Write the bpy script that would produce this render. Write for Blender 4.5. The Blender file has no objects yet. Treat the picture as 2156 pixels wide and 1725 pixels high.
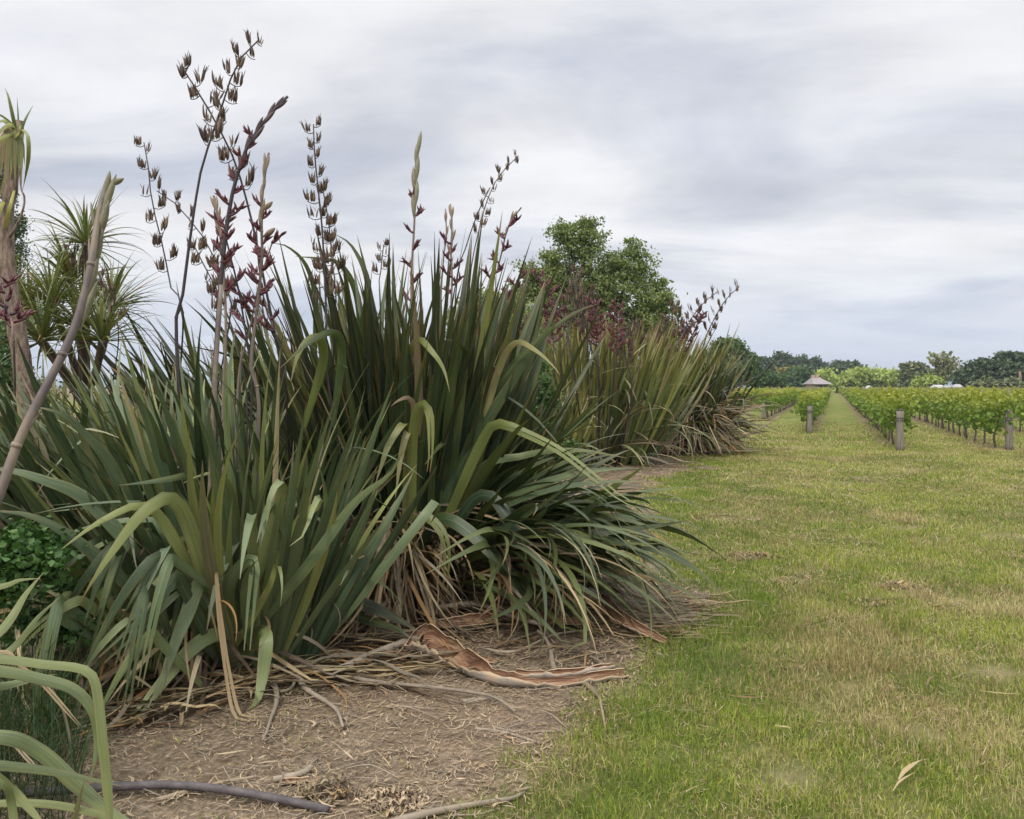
import bpy, math, random
import numpy as np
from mathutils import Vector, Quaternion

random.seed(11); RNG = np.random.default_rng(11)
scene = bpy.context.scene
COL = scene.collection
R = math.radians
# ---------------------------------------------------------------- camera, world, sun, exposure
F, HX, HY, H = 1794.0, 1078.0, 814.0, 1.6
cam = bpy.data.cameras.new('camera'); cam_o = bpy.data.objects.new('camera', cam); COL.objects.link(cam_o)
cam_o.location = (0, 0, H); cam_o.rotation_euler = (R(90), 0, 0)
cam.sensor_fit = 'HORIZONTAL'; cam.angle = 2 * math.atan(1078 / F); cam.shift_y = -48.5 / 2156
cam.clip_start = 0.05; cam.clip_end = 6000
scene.camera = cam_o
SUN_EL, SUN_ROT = R(52), R(205)
world = bpy.data.worlds.new('World'); scene.world = world; world.use_nodes = True
def build_world():
    nt = world.node_tree; nt.nodes.clear()
    N = lambda t, **k: mk(nt, t, **k)
    out = N('ShaderNodeOutputWorld'); bg = N('ShaderNodeBackground'); L = nt.links.new
    sky = N('ShaderNodeTexSky'); sky.sky_type = 'NISHITA'; sky.sun_disc = False
    sky.sun_elevation = SUN_EL; sky.sun_rotation = SUN_ROT
    tc = N('ShaderNodeTexCoord'); sp = N('ShaderNodeSeparateXYZ'); L(tc.outputs['Generated'], sp.inputs[0])
    zc = math_n(nt, 'ADD', math_n(nt, 'MAXIMUM', sp.outputs[2], 0.0), 0.16)
    u = math_n(nt, 'MULTIPLY', math_n(nt, 'DIVIDE', sp.outputs[0], zc), 0.62)
    v = math_n(nt, 'DIVIDE', sp.outputs[1], zc)
    cb = N('ShaderNodeCombineXYZ'); L(u, cb.inputs[0]); L(v, cb.inputs[1]); cb.inputs[2].default_value = 4.3
    n1 = N('ShaderNodeTexNoise'); n1.inputs['Scale'].default_value = 1.15; n1.inputs['Detail'].default_value = 6; n1.inputs['Roughness'].default_value = 0.53; n1.inputs['Distortion'].default_value = .5
    L(cb.outputs[0], n1.inputs['Vector'])
    rmp = ramp(nt, n1.outputs['Fac'], [(0.28, (.56, .60, .70)), (0.38, (.70, .725, .80)), (0.46, (.84, .85, .895)), (0.53, (.955, .95, .97)), (0.68, (1.03, 1.02, 1.02))])
    n2 = N('ShaderNodeTexNoise'); n2.inputs['Scale'].default_value = 2.6; n2.inputs['Detail'].default_value = 7; n2.inputs['Roughness'].default_value = 0.55
    L(cb.outputs[0], n2.inputs['Vector'])
    m2 = N('ShaderNodeMapRange'); m2.inputs[1].default_value = .3; m2.inputs[2].default_value = .7; m2.inputs[3].default_value = .89; m2.inputs[4].default_value = 1.08
    L(n2.outputs['Fac'], m2.inputs[0])
    c1 = mixc(nt, 1.0, rmp, m2.outputs[0], 'MULTIPLY')
    # bluish lower air
    lo = N('ShaderNodeMapRange'); lo.interpolation_type = 'SMOOTHSTEP'
    lo.inputs[1].default_value = 0.0; lo.inputs[2].default_value = 0.17; lo.inputs[3].default_value = .78; lo.inputs[4].default_value = 0.0
    L(sp.outputs[2], lo.inputs[0])
    c2 = mixc(nt, lo.outputs[0], c1, (.66, .75, .92, 1))
    # an overcast sky is brighter high up, above the picture
    up = N('ShaderNodeMapRange'); up.interpolation_type = 'SMOOTHSTEP'
    up.inputs[1].default_value = .42; up.inputs[2].default_value = .95; up.inputs[3].default_value = 1.0; up.inputs[4].default_value = 2.5
    L(sp.outputs[2], up.inputs[0])
    c3 = mixc(nt, 1.0, c2, up.outputs[0], 'MULTIPLY')
    sk = mixc(nt, 1.0, sky.outputs[0], (.1, .1, .1, 1), 'MULTIPLY')
    c4 = mixc(nt, .93, sk, c3)
    L(c4, bg.inputs[0]); bg.inputs[1].default_value = 1.0; L(bg.outputs[0], out.inputs[0])
def mk(nt, t, **k):
    n = nt.nodes.new(t)
    for a, b in k.items(): setattr(n, a, b)
    return n
def setin(nt, sock, v):
    if hasattr(v, 'is_output') or isinstance(v, bpy.types.NodeSocket): nt.links.new(v, sock)
    else:
        if isinstance(v, (tuple, list)) and len(v) == 3 and len(sock.default_value) == 4: v = (*v, 1)
        sock.default_value = v
def math_n(nt, op, a, b=None, clamp=False):
    n = mk(nt, 'ShaderNodeMath', operation=op, use_clamp=clamp); setin(nt, n.inputs[0], a)
    if b is not None: setin(nt, n.inputs[1], b)
    return n.outputs[0]
def mixc(nt, fac, a, b, mode='MIX'):
    n = mk(nt, 'ShaderNodeMix', data_type='RGBA', blend_type=mode); n.clamp_factor = True
    setin(nt, n.inputs[0], fac); setin(nt, n.inputs[6], a); setin(nt, n.inputs[7], b)
    return n.outputs[2]
def ramp(nt, fac, stops):
    n = mk(nt, 'ShaderNodeValToRGB'); cr = n.color_ramp
    cr.elements[0].position = stops[0][0]; cr.elements[0].color = (*stops[0][1], 1)
    cr.elements[1].position = stops[-1][0]; cr.elements[1].color = (*stops[-1][1], 1)
    for p, c in stops[1:-1]:
        e = cr.elements.new(p); e.color = (*c, 1)
    setin(nt, n.inputs[0], fac); return n.outputs[0]
def mrange(nt, v, a, b, c=0., d=1., smooth=False):
    n = mk(nt, 'ShaderNodeMapRange')
    if smooth: n.interpolation_type = 'SMOOTHSTEP'
    setin(nt, n.inputs[0], v)
    for i, x in enumerate((a, b, c, d)): n.inputs[i + 1].default_value = x
    return n.outputs[0]
def noise(nt, vec, scale, detail=4, rough=.5, dist=0.):
    n = mk(nt, 'ShaderNodeTexNoise'); n.inputs['Scale'].default_value = scale; n.inputs['Detail'].default_value = detail
    n.inputs['Roughness'].default_value = rough; n.inputs['Distortion'].default_value = dist
    if vec is not None: nt.links.new(vec, n.inputs['Vector'])
    return n.outputs['Fac']
build_world()
sun = bpy.data.lights.new('sun', 'SUN'); sun.energy = 2.0; sun.angle = R(10); sun.color = (1, .95, .86)
sun_o = bpy.data.objects.new('sun', sun); COL.objects.link(sun_o)
# sky rotation measured from +Y towards +X
sd = Vector((math.sin(SUN_ROT) * math.cos(SUN_EL), math.cos(SUN_ROT) * math.cos(SUN_EL), math.sin(SUN_EL)))
sun_o.rotation_euler = sd.to_track_quat('Z', 'Y').to_euler()
scene.view_settings.view_transform = 'Standard'; scene.view_settings.look = 'None'
scene.view_settings.exposure = 0.0; scene.view_settings.gamma = 1.0
scene.cycles.max_bounces = 6; scene.cycles.diffuse_bounces = 2; scene.cycles.glossy_bounces = 2
scene.cycles.transmission_bounces = 4; scene.cycles.transparent_max_bounces = 4
scene.cycles.use_denoising = True

# ---------------------------------------------------------------- helpers
def P(px, py, Y): return Vector(((px - HX) / F * Y, Y, H - (py - HY) / F * Y))
def G(px, py, z=0.0):
    Y = (H - z) * F / (py - HY); return Vector(((px - HX) / F * Y, Y, z))
def tag(o, label=None, cat=None, group=None, kind=None):
    if label: o['label'] = label
    if cat: o['category'] = cat
    if group: o['group'] = group
    if kind: o['kind'] = kind
    return o
def empty(name, loc, label, cat, group=None):
    o = bpy.data.objects.new(name, None); COL.objects.link(o); o.location = loc
    o.empty_display_size = .2
    return tag(o, label, cat, group)
class MB:
    """collects verts / faces / a four channel attribute, links them as one mesh"""
    def __init__(s): s.v = []; s.f = []; s.c = []; s.chunks = []
    def add(s, vs, fs, cs):
        b = len(s.v); s.v.extend(vs); s.c.extend(cs); s.f.extend([tuple(b + i for i in f) for f in fs])
    def build(s, name, mat, parent=None, smooth=True):
        me = bpy.data.meshes.new(name)
        me.from_pydata([tuple(v) for v in s.v], [], s.f); finish(me, np.array(s.c, dtype=np.float32), mat, smooth)
        return link(name, me, parent)
def finish(me, cols, mat, smooth):
    if len(cols):
        a = me.attributes.new('A', 'FLOAT_COLOR', 'POINT'); a.data.foreach_set('color', cols.astype(np.float32).ravel())
    if mat: me.materials.append(mat)
    if smooth and len(me.polygons): me.polygons.foreach_set('use_smooth', np.ones(len(me.polygons), dtype=bool))
    me.update()
def link(name, me, parent=None):
    o = bpy.data.objects.new(name, me); COL.objects.link(o)
    if parent is not None:
        o.parent = parent
        o.location = -Vector(parent_world(parent)) if o.type == 'MESH' else (0, 0, 0)
    return o
def parent_world(o):
    p = Vector(o.location)
    while o.parent is not None:
        o = o.parent; p = p + Vector(o.location)
    return p
def np_mesh(name, V, Fq, Cc, mat, parent=None, smooth=False, nside=None):
    """V (n,3), Fq (m,k) faces all with k corners"""
    me = bpy.data.meshes.new(name)
    k = Fq.shape[1]; m = Fq.shape[0]
    me.vertices.add(len(V)); me.vertices.foreach_set('co', V.astype(np.float32).ravel())
    me.loops.add(m * k); me.loops.foreach_set('vertex_index', Fq.astype(np.int32).ravel())
    me.polygons.add(m); me.polygons.foreach_set('loop_start', np.arange(0, m * k, k, dtype=np.int32))
    me.polygons.foreach_set('loop_total', np.full(m, k, dtype=np.int32))
    me.update(calc_edges=True)
    finish(me, Cc, mat, smooth)
    return link(name, me, parent)
def catmull(pts, n):
    pts = [Vector(p) for p in pts]
    P_ = [pts[0] * 2 - pts[1]] + pts + [pts[-1] * 2 - pts[-2]]
    dense = []
    for i in range(1, len(P_) - 2):
        a, b, c, d = P_[i - 1], P_[i], P_[i + 1], P_[i + 2]
        for j in range(10):
            t = j / 10
            dense.append(.5 * ((2 * b) + (c - a) * t + (2 * a - 5 * b + 4 * c - d) * t * t + (3 * b - a - 3 * c + d) * t ** 3))
    dense.append(pts[-1])
    ac = [0]
    for a, b in zip(dense, dense[1:]): ac.append(ac[-1] + (b - a).length)
    out = []; k = 0
    for i in range(n + 1):
        s = ac[-1] * i / n
        while k < len(ac) - 2 and ac[k + 1] < s: k += 1
        seg = ac[k + 1] - ac[k]
        out.append(dense[k].lerp(dense[k + 1], 0 if seg < 1e-9 else min(1, (s - ac[k]) / seg)))
    return out
def frames(sp, ref=Vector((0, 0, 1))):
    T = []
    for i in range(len(sp)):
        a = sp[max(0, i - 1)]; b = sp[min(len(sp) - 1, i + 1)]
        d = b - a; T.append(d.normalized() if d.length > 1e-9 else Vector((0, 0, 1)))
    x = T[0].cross(ref)
    if x.length < .1: x = T[0].cross(Vector((1, 0, 0)))
    x.normalize(); X = [x]
    for i in range(1, len(sp)):
        x = X[-1] - T[i] * X[-1].dot(T[i]); x.normalize(); X.append(x)
    return T, X, [t.cross(x) for t, x in zip(T, X)]
def tube(mb, pts, r0, r1=None, n=7, seg=12, rnd=None, col=0., wob=0., caps=True, rfun=None):
    if r1 is None: r1 = r0
    sp = catmull(pts, seg) if len(pts) > 2 or seg > 1 else [Vector(p) for p in pts]
    T, X, Yv = frames(sp); rnd = random.random() if rnd is None else rnd
    vs = []; cs = []; fs = []
    for i, p in enumerate(sp):
        t = i / (len(sp) - 1); r = r0 + (r1 - r0) * t
        if rfun: r *= rfun(t)
        for k in range(n):
            a = 2 * math.pi * k / n; rr = r * (1 + wob * random.uniform(-1, 1))
            vs.append(p + (X[i] * math.cos(a) + Yv[i] * math.sin(a)) * rr); cs.append((t, rnd, k / n, col))
    for i in range(len(sp) - 1):
        for k in range(n):
            k2 = (k + 1) % n; fs.append((i * n + k, i * n + k2, (i + 1) * n + k2, (i + 1) * n + k))
    if caps: fs.append(tuple(range(n - 1, -1, -1))); fs.append(tuple((len(sp) - 1) * n + k for k in range(n)))
    mb.add(vs, fs, cs); return sp

# ---------------------------------------------------------------- materials
def newmat(name):
    m = bpy.data.materials.new(name); m.use_nodes = True; nt = m.node_tree; nt.nodes.clear()
    out = mk(nt, 'ShaderNodeOutputMaterial'); bs = mk(nt, 'ShaderNodeBsdfPrincipled')
    return m, nt, out, bs
def attrA(nt):
    a = mk(nt, 'ShaderNodeAttribute', attribute_name='A'); s = mk(nt, 'ShaderNodeSeparateColor')
    nt.links.new(a.outputs['Color'], s.inputs[0]); return s.outputs[0], s.outputs[1], s.outputs[2], a.outputs['Alpha']
def leaf_material(name, greens, dead=((.20, .11, .05), (.36, .22, .10), (.30, .24, .17), (.45, .33, .19)), yellow=(.30, .27, .06),
                  yel=.35, rough=.40, tip=.95, glauc=.35, transl=.10, top=.0):
    m, nt, out, bs = newmat(name); L = nt.links.new
    t, r, u, d = attrA(nt)
    n = len(greens); g = ramp(nt, r, [(i / (n - 1), c) for i, c in enumerate(greens)])
    cb = mk(nt, 'ShaderNodeCombineXYZ'); L(math_n(nt, 'MULTIPLY', u, 26.), cb.inputs[0]); L(math_n(nt, 'MULTIPLY', t, 1.6), cb.inputs[1]); L(math_n(nt, 'MULTIPLY', r, 70.), cb.inputs[2])
    st = noise(nt, cb.outputs[0], 1.5, 3, .6)
    g = mixc(nt, 1., g, mrange(nt, st, .3, .7, .58, 1.42), 'MULTIPLY')
    sn = noise(nt, None, 60, 3, .6); g = mixc(nt, mrange(nt, sn, .66, .74, 0, .5), g, (.16, .10, .04, 1))
    cb2 = mk(nt, 'ShaderNodeCombineXYZ'); L(math_n(nt, 'MULTIPLY', u, 2.), cb2.inputs[0]); L(math_n(nt, 'MULTIPLY', t, 5.), cb2.inputs[1]); L(math_n(nt, 'MULTIPLY', r, 90.), cb2.inputs[2])
    bl = noise(nt, cb2.outputs[0], 1.2, 4, .6)
    yf = math_n(nt, 'MULTIPLY', mrange(nt, math_n(nt, 'ADD', bl, math_n(nt, 'MULTIPLY', t, .20)), .64, .86), yel)
    g = mixc(nt, yf, g, yellow)
    if top: g = mixc(nt, mrange(nt, math_n(nt, 'ADD', t, math_n(nt, 'MULTIPLY', bl, .3)), .6, 1.05, 0, top), g, (.17, .155, .035, 1))
    # pale underside
    geo = mk(nt, 'ShaderNodeNewGeometry')
    g = mixc(nt, math_n(nt, 'MULTIPLY', geo.outputs['Backfacing'], glauc), g, (.20, .25, .155, 1))
    e = math_n(nt, 'ABSOLUTE', math_n(nt, 'SUBTRACT', u, .5))
    g = mixc(nt, mrange(nt, e, .035, .0, 0., .35), g, (.24, .25, .10, 1))
    g = mixc(nt, math_n(nt, 'MULTIPLY', mrange(nt, e, .45, .49), .55), g, (.22, .12, .04, 1))
    # brown tips and blotches
    tb = mrange(nt, math_n(nt, 'ADD', t, math_n(nt, 'MULTIPLY', math_n(nt, 'SUBTRACT', bl, .5), .35)), tip, tip + .09)
    tc = ramp(nt, st, [(.35, (.23, .10, .04)), (.65, (.42, .27, .13))])
    g = mixc(nt, tb, g, tc)
    dd = ramp(nt, r, [(i / (len(dead) - 1), c) for i, c in enumerate(dead)])
    dd = mixc(nt, 1., dd, mrange(nt, st, .3, .7, .6, 1.35), 'MULTIPLY')
    g = mixc(nt, d, g, dd)
    L(g, bs.inputs['Base Color']); bs.inputs['Roughness'].default_value = rough; bs.inputs['Specular IOR Level'].default_value = .45
    L(math_n(nt, 'ADD', math_n(nt, 'MULTIPLY', d, .35), rough), bs.inputs['Roughness'])
    bp = mk(nt, 'ShaderNodeBump'); bp.inputs['Strength'].default_value = .5; bp.inputs['Distance'].default_value = .003; L(st, bp.inputs['Height']); L(bp.outputs[0], bs.inputs['Normal'])
    tr = mk(nt, 'ShaderNodeBsdfTranslucent'); L(mixc(nt, 1., g, (1., 1.1, .55, 1), 'MULTIPLY'), tr.inputs[0])
    mx = mk(nt, 'ShaderNodeMixShader'); mx.inputs[0].default_value = transl; L(bs.outputs[0], mx.inputs[1]); L(tr.outputs[0], mx.inputs[2]); L(mx.outputs[0], out.inputs[0])
    return m
def simple_leaf(name, cols, transl=.2, rough=.55, hgt=None):
    """tree and weed leaves: r random, g clump random, b height in the crown"""
    m, nt, out, bs = newmat(name); L = nt.links.new
    t, r, u, d = attrA(nt)
    f = math_n(nt, 'ADD', math_n(nt, 'MULTIPLY', t, .45), math_n(nt, 'MULTIPLY', r, .55))
    n = len(cols); g = ramp(nt, f, [(i / (n - 1), c) for i, c in enumerate(cols)])
    if hgt: g = mixc(nt, mrange(nt, u, hgt[0], hgt[1], 0, hgt[3]), g, (*hgt[2], 1))
    L(g, bs.inputs['Base Color']); bs.inputs['Roughness'].default_value = rough; bs.inputs['Specular IOR Level'].default_value = .3
    tr = mk(nt, 'ShaderNodeBsdfTranslucent'); L(mixc(nt, 1., g, (1., 1.15, .5, 1), 'MULTIPLY'), tr.inputs[0])
    mx = mk(nt, 'ShaderNodeMixShader'); mx.inputs[0].default_value = transl; L(bs.outputs[0], mx.inputs[1]); L(tr.outputs[0], mx.inputs[2]); L(mx.outputs[0], out.inputs[0])
    return m
def ramp_mat(name, cols, rough=.8, scale=8., bump=.4, stretch=(1, 1, 1), mixr=.5, dist=.01):
    """colour from noise mixed with the per-piece random number"""
    m, nt, out, bs = newmat(name); L = nt.links.new
    t, r, u, d = attrA(nt); tc = mk(nt, 'ShaderNodeTexCoord'); mp = mk(nt, 'ShaderNodeMapping'); mp.inputs['Scale'].default_value = stretch
    L(tc.outputs['Object'], mp.inputs[0]); ns = noise(nt, mp.outputs[0], scale, 6, .6)
    f = math_n(nt, 'ADD', math_n(nt, 'MULTIPLY', mrange(nt, ns, .25, .75), 1 - mixr), math_n(nt, 'MULTIPLY', r, mixr))
    n = len(cols); g = ramp(nt, f, [(i / (n - 1), c) for i, c in enumerate(cols)])
    L(g, bs.inputs['Base Color']); bs.inputs['Roughness'].default_value = rough
    bp = mk(nt, 'ShaderNodeBump'); bp.inputs['Strength'].default_value = bump; bp.inputs['Distance'].default_value = dist; L(ns, bp.inputs['Height']); L(bp.outputs[0], bs.inputs['Normal'])
    L(bs.outputs[0], out.inputs[0]); return m
M = {}
M['flaxA'] = leaf_material('flax_leaf_grey_green', [(.030, .058, .028), (.062, .100, .048), (.105, .152, .074), (.165, .215, .092), (.27, .30, .10)], yel=.3, glauc=.3)
M['flaxB'] = leaf_material('flax_leaf_dark_green', [(.010, .024, .015), (.018, .038, .020), (.032, .062, .027), (.062, .10, .032), (.16, .19, .05)], yel=.3, glauc=.10, rough=.42, top=.12)
M['flaxF'] = leaf_material('flax_leaf_light_green', [(.12, .155, .062), (.145, .185, .072), (.19, .215, .075)], yel=.3)
M['flaxD'] = leaf_material('flax_leaf_olive', [(.05, .085, .033), (.085, .125, .044), (.13, .175, .056), (.19, .225, .065), (.28, .27, .075)], yel=.5, yellow=(.32, .25, .05), tip=.90, top=.5)
M['cab'] = leaf_material('cabbage_leaf', [(.10, .14, .045), (.16, .20, .06), (.24, .28, .08), (.36, .36, .10)], yel=.5, tip=.95)
M['dead'] = leaf_material('dry_flax_leaf', [(.3, .2, .1)] * 2, transl=.08, dead=((.08, .055, .032), (.20, .14, .072), (.36, .27, .145), (.20, .165, .12), (.50, .40, .23), (.36, .20, .075), (.13, .09, .06), (.30, .25, .18)))
M['stalk_dark'] = ramp_mat('dark_purple_stalk', [(.022, .018, .024), (.045, .034, .040), (.09, .07, .065)], .5, 30, .3, (1, 1, .15))
M['stalk_tan'] = ramp_mat('dry_tan_stalk', [(.07, .055, .058), (.16, .125, .105), (.26, .20, .15), (.12, .10, .11)], .65, 16, .4, (1, 1, .12), .3)
M['stalk_grey'] = ramp_mat('grey_purple_stalk', [(.05, .042, .045), (.105, .09, .09), (.19, .165, .155)], .7, 22, .5, (1, 1, 1), .2)
M['stalk_mott'] = ramp_mat('mottled_stalk', [(.065, .05, .06), (.13, .105, .10), (.25, .20, .145), (.12, .095, .10), (.22, .17, .12)], .6, 5, .5, (1, 1, .5), .0)
M['pod'] = ramp_mat('seed_pod_husk', [(.035, .024, .022), (.08, .05, .035), (.17, .11, .065), (.24, .17, .10)], .6, 60, .3, mixr=.75)
M['red'] = ramp_mat('red_flax_flower', [(.045, .02, .028), (.095, .028, .038), (.16, .04, .05), (.15, .085, .07)], .55, 60, .2, mixr=.75)
M['bract'] = ramp_mat('papery_bract', [(.16, .12, .09), (.27, .20, .13), (.34, .27, .18)], .6, 40, .3, mixr=.6)
M['bract_green'] = ramp_mat('green_bract', [(.11, .09, .075), (.19, .18, .115), (.26, .245, .16), (.17, .13, .12)], .55, 22, .3, mixr=.3)
M['bract_dark'] = ramp_mat('dark_bract', [(.04, .026, .034), (.08, .05, .055), (.14, .09, .08)], .55, 40, .3, mixr=.6)
M['bark'] = ramp_mat('tree_bark', [(.08, .065, .05), (.16, .13, .10), (.24, .20, .16)], .9, 10, .6, (1, 1, .3))
M['palebark'] = ramp_mat('pale_trunk_bark', [(.05, .038, .03), (.17, .12, .09), (.33, .25, .19), (.26, .14, .085)], .9, 34, 1., (1, 1, .3), .1, .03)
M['stick'] = ramp_mat('weathered_stick', [(.13, .105, .08), (.28, .23, .17), (.46, .38, .285)], .85, 18, .4, mixr=.5)
M['litter'] = ramp_mat('dry_litter', [(.10, .068, .042), (.19, .135, .085), (.31, .235, .15), (.50, .39, .25), (.32, .17, .08)], .85, 40, .2, mixr=.85)
M['post'] = ramp_mat('weathered_post_wood', [(.09, .08, .07), (.21, .18, .15), (.33, .29, .25)], .9, 22, .9, (1, 1, .12), .15)

# ---------------------------------------------------------------- leaves
def prof(t, taper=.5, base=.55):
    w = min(1, base + 1.3 * t)
    if t > taper: w *= max(0, 1 - ((t - taper) / (1 - taper)) ** 1.6)
    return w
def emit_leaf(mb, sp, W, wid, rnd, dead, fold=.18, split=None, taper=.5, base=.55):
    n = len(sp) - 1; vs = []; fs = []; cs = []
    T = [(sp[min(n, i + 1)] - sp[max(0, i - 1)]).normalized() for i in range(n + 1)]
    if split is None:
        for i, p in enumerate(sp):
            t = i / n; w = max(.0008, wid * .5 * prof(t, taper, base)); N = T[i].cross(W[i]); fd = fold * w * (1.6 - t)
            vs += [p + W[i] * w + N * fd, p - N * fd * .4, p - W[i] * w + N * fd]
            cs += [(t, rnd, 0., dead), (t, rnd, .5, dead), (t, rnd, 1., dead)]
        for i in range(n):
            a = i * 3; fs += [(a, a + 3, a + 4, a + 1), (a + 1, a + 4, a + 5, a + 2)]
    else:
        k0 = int(split * n)
        for i, p in enumerate(sp):
            t = i / n; w = max(.0008, wid * .5 * prof(t, taper, base)); N = T[i].cross(W[i]); fd = fold * w
            g = max(0., (t - split)) * wid * .9
            off = g; tt = max(.0, (t - split) / (1 - split)); inner = w * .05 * (1 - tt)
            q = [w + off * .6, off * .45 + inner, -off * .45 - inner, -w - off * .6]
            if t <= split: q = [w, .0005, -.0005, -w]
            vs += [p + W[i] * q[0] + N * fd, p + W[i] * q[1], p + W[i] * q[2], p + W[i] * q[3] + N * fd]
            cs += [(t, rnd, 0., dead), (t, rnd, .5, dead), (t, rnd, .5, dead), (t, rnd, 1., dead)]
        for i in range(n):
            a = i * 4; fs += [(a, a + 4, a + 5, a + 1), (a + 2, a + 6, a + 7, a + 3)]
            if i < k0: fs.append((a + 1, a + 5, a + 6, a + 2))
    mb.add(vs, fs, cs)
def grow_leaf(mb, p, T, W, L, wid, bend=.4, crease=None, twist=0., inpl=0., nseg=14, rnd=None, dead=0., fold=.18, sign=None, taper=.5, split=None, zmin=.015, base=.55):
    T = Vector(T).normalized(); W = Vector(W); W = (W - T * W.dot(T)).normalized(); p = Vector(p)
    s = 1. if W.cross(T).z < 0 else -1.
    if sign is not None: s = sign
    sp = [p.copy()]; Ws = [W.copy()]; ds = L / nseg; done = False
    for i in range(nseg):
        t = (i + .5) / nseg; a = bend * 2 * t / nseg
        if crease and not done and t >= crease[0]: a += crease[1]; done = True
        elif crease and done: a += .10
        if T.z < -.93 and a > 0: a = 0
        q = Quaternion(W, a * s); T = q @ T
        if inpl: q = Quaternion(W.cross(T), inpl / nseg * 2 * t); T = q @ T; W = q @ W
        if twist: W = Quaternion(T, twist / nseg) @ W
        if p.z + T.z * ds < zmin and T.z < 0:
            T = Vector((T.x, T.y, max(0., (zmin - p.z) / ds) * .3)); T = T.normalized() if T.length > .01 else Vector((1, 0, 0))
            W = Vector((0, 0, 1)).cross(T).normalized() * (1 if W.dot(Vector((0, 0, 1)).cross(T)) > 0 else -1)
        W = (W - T * W.dot(T)).normalized()
        p = p + T * ds
        if p.z < zmin: p.z = zmin
        sp.append(p.copy()); Ws.append(W.copy())
    emit_leaf(mb, sp, Ws, wid, random.random() if rnd is None else rnd, dead, fold, split, taper, base)
    return sp
def hand_leaf(mb, pts, wid, rnd=None, dead=0., nseg=22, up=.35, split=None, taper=.55, twist=0., root=None, base=.55, fold=.15):
    """a leaf whose course is given as points of the scene"""
    q = [P(*a) for a in pts]
    if root is not None: q = [Vector(root)] + q
    for v in q: v.z = max(v.z, .02)
    sp = catmull(q, nseg)
    for v in sp: v.z = max(v.z, .015)
    Ws = []
    for i in range(len(sp)):
        T = (sp[min(len(sp) - 1, i + 1)] - sp[max(0, i - 1)]).normalized()
        vd = (Vector((0, 0, H)) - sp[i]).normalized() + Vector((0, 0, up)) + Vector((.25, 0, 0)) * math.sin(twist + i * .12 * (1 if twist else 0))
        W = T.cross(vd); W = W.normalized() if W.length > .02 else Vector((1, 0, 0))
        if Ws and W.dot(Ws[-1]) < 0: W = -W
        if Ws: W = (W + Ws[-1] * 1.2); W = (W - T * W.dot(T)).normalized()
        Ws.append(W)
    emit_leaf(mb, sp, Ws, wid, random.random() if rnd is None else rnd, dead, fold, split, taper, base)

def fan_clump(mb, db, c, rx, ry, nf, nl, L, wid, lean=(0., 0.), outl=.5, spread=.5, bend=(.1, .7), pcrease=.12, face=.7, nseg=14, pdead=.04, tilt=.25, Lvar=.18, rlo=0., rhi=1.):
    """nf fans of nl leaves; lean = mean lean (x, y) of the whole clump, outl = how far outer fans lean outwards"""
    for k in range(nf):
        a = random.uniform(0, 2 * math.pi); rr = math.sqrt(random.random())
        ox, oy = math.cos(a) * rr, math.sin(a) * rr
        b = Vector((c[0] + ox * rx, c[1] + oy * ry, 0))
        az = random.gauss(0, face); u = Vector((math.cos(az), math.sin(az), 0)); n = Vector((-u.y, u.x, 0))
        lv = Vector((lean[0] + ox * outl, lean[1] + oy * outl * .8, 0))
        cx, cn = lv.dot(u) + random.gauss(0, .07), lv.dot(n) + random.gauss(0, tilt * .4)
        up = (Vector((0, 0, 1)) + n * math.tan(max(-1., min(1., cn)))).normalized()
        rb = random.uniform(rlo, rhi)
        for j in range(nl):
            f = (j + .5) / nl * 2 - 1
            th = cx + f * spread * random.uniform(.75, 1.15)
            T = up * math.cos(th) + u * math.sin(th); W = u * math.cos(th) - up * math.sin(th)
            W = Quaternion(T, random.gauss(0, .35)) @ W
            ll = L * random.uniform(1 - Lvar, 1 + Lvar * .5) * (1 - .12 * abs(f))
            p = b + u * f * .06 + Vector((0, 0, .0))
            cr = None; bd = random.uniform(*bend) * (1 + abs(f) * .6)
            if random.random() < pcrease: cr = (random.uniform(.5, .8), random.uniform(.9, 1.9))
            dead = 1. if random.random() < pdead else (random.uniform(.2, .6) if random.random() < .05 else 0.)
            rn = min(1, max(0, rb * .85 + random.gauss(0, .16) + (.55 if random.random() < .07 else 0)))
            w = wid * random.uniform(.7, 1.15)
            tgt = mb
            if dead == 1. and db is not None: tgt = db; w *= .6
            grow_leaf(tgt, p, T, W, ll, w, bd, cr, random.gauss(0, .5), f * .25, nseg, rn, dead, random.uniform(.16, .42), taper=random.uniform(.45, .68),
                      split=random.uniform(.75, .88) if random.random() < .12 and nseg >= 12 else None)
def low_leaves(mb, c, n, azr, el, L, wid, bend, dead=0., nseg=14, rad=.15, zr=(0, .15), rlo=0., rhi=1.):
    for k in range(n):
        az = random.uniform(*azr); e = random.uniform(*el)
        d = Vector((math.cos(az), math.sin(az), 0)); T = d * math.cos(e) + Vector((0, 0, math.sin(e)))
        W = Vector((-d.y, d.x, 0)); W = Quaternion(T, random.gauss(0, .5)) @ W
        p = Vector((c[0] + d.x * rad * random.random(), c[1] + d.y * rad * random.random(), random.uniform(*zr)))
        grow_leaf(mb, p, T, W, random.uniform(*L), wid * random.uniform(.65, 1.2), random.uniform(*bend), None, random.gauss(0, .6), random.gauss(0, .15), nseg,
                  random.uniform(rlo, rhi), dead if isinstance(dead, float) else random.choice(dead), random.uniform(.05, .2), sign=None, zmin=random.uniform(.012, .07), taper=random.uniform(.4, .6))

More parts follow.
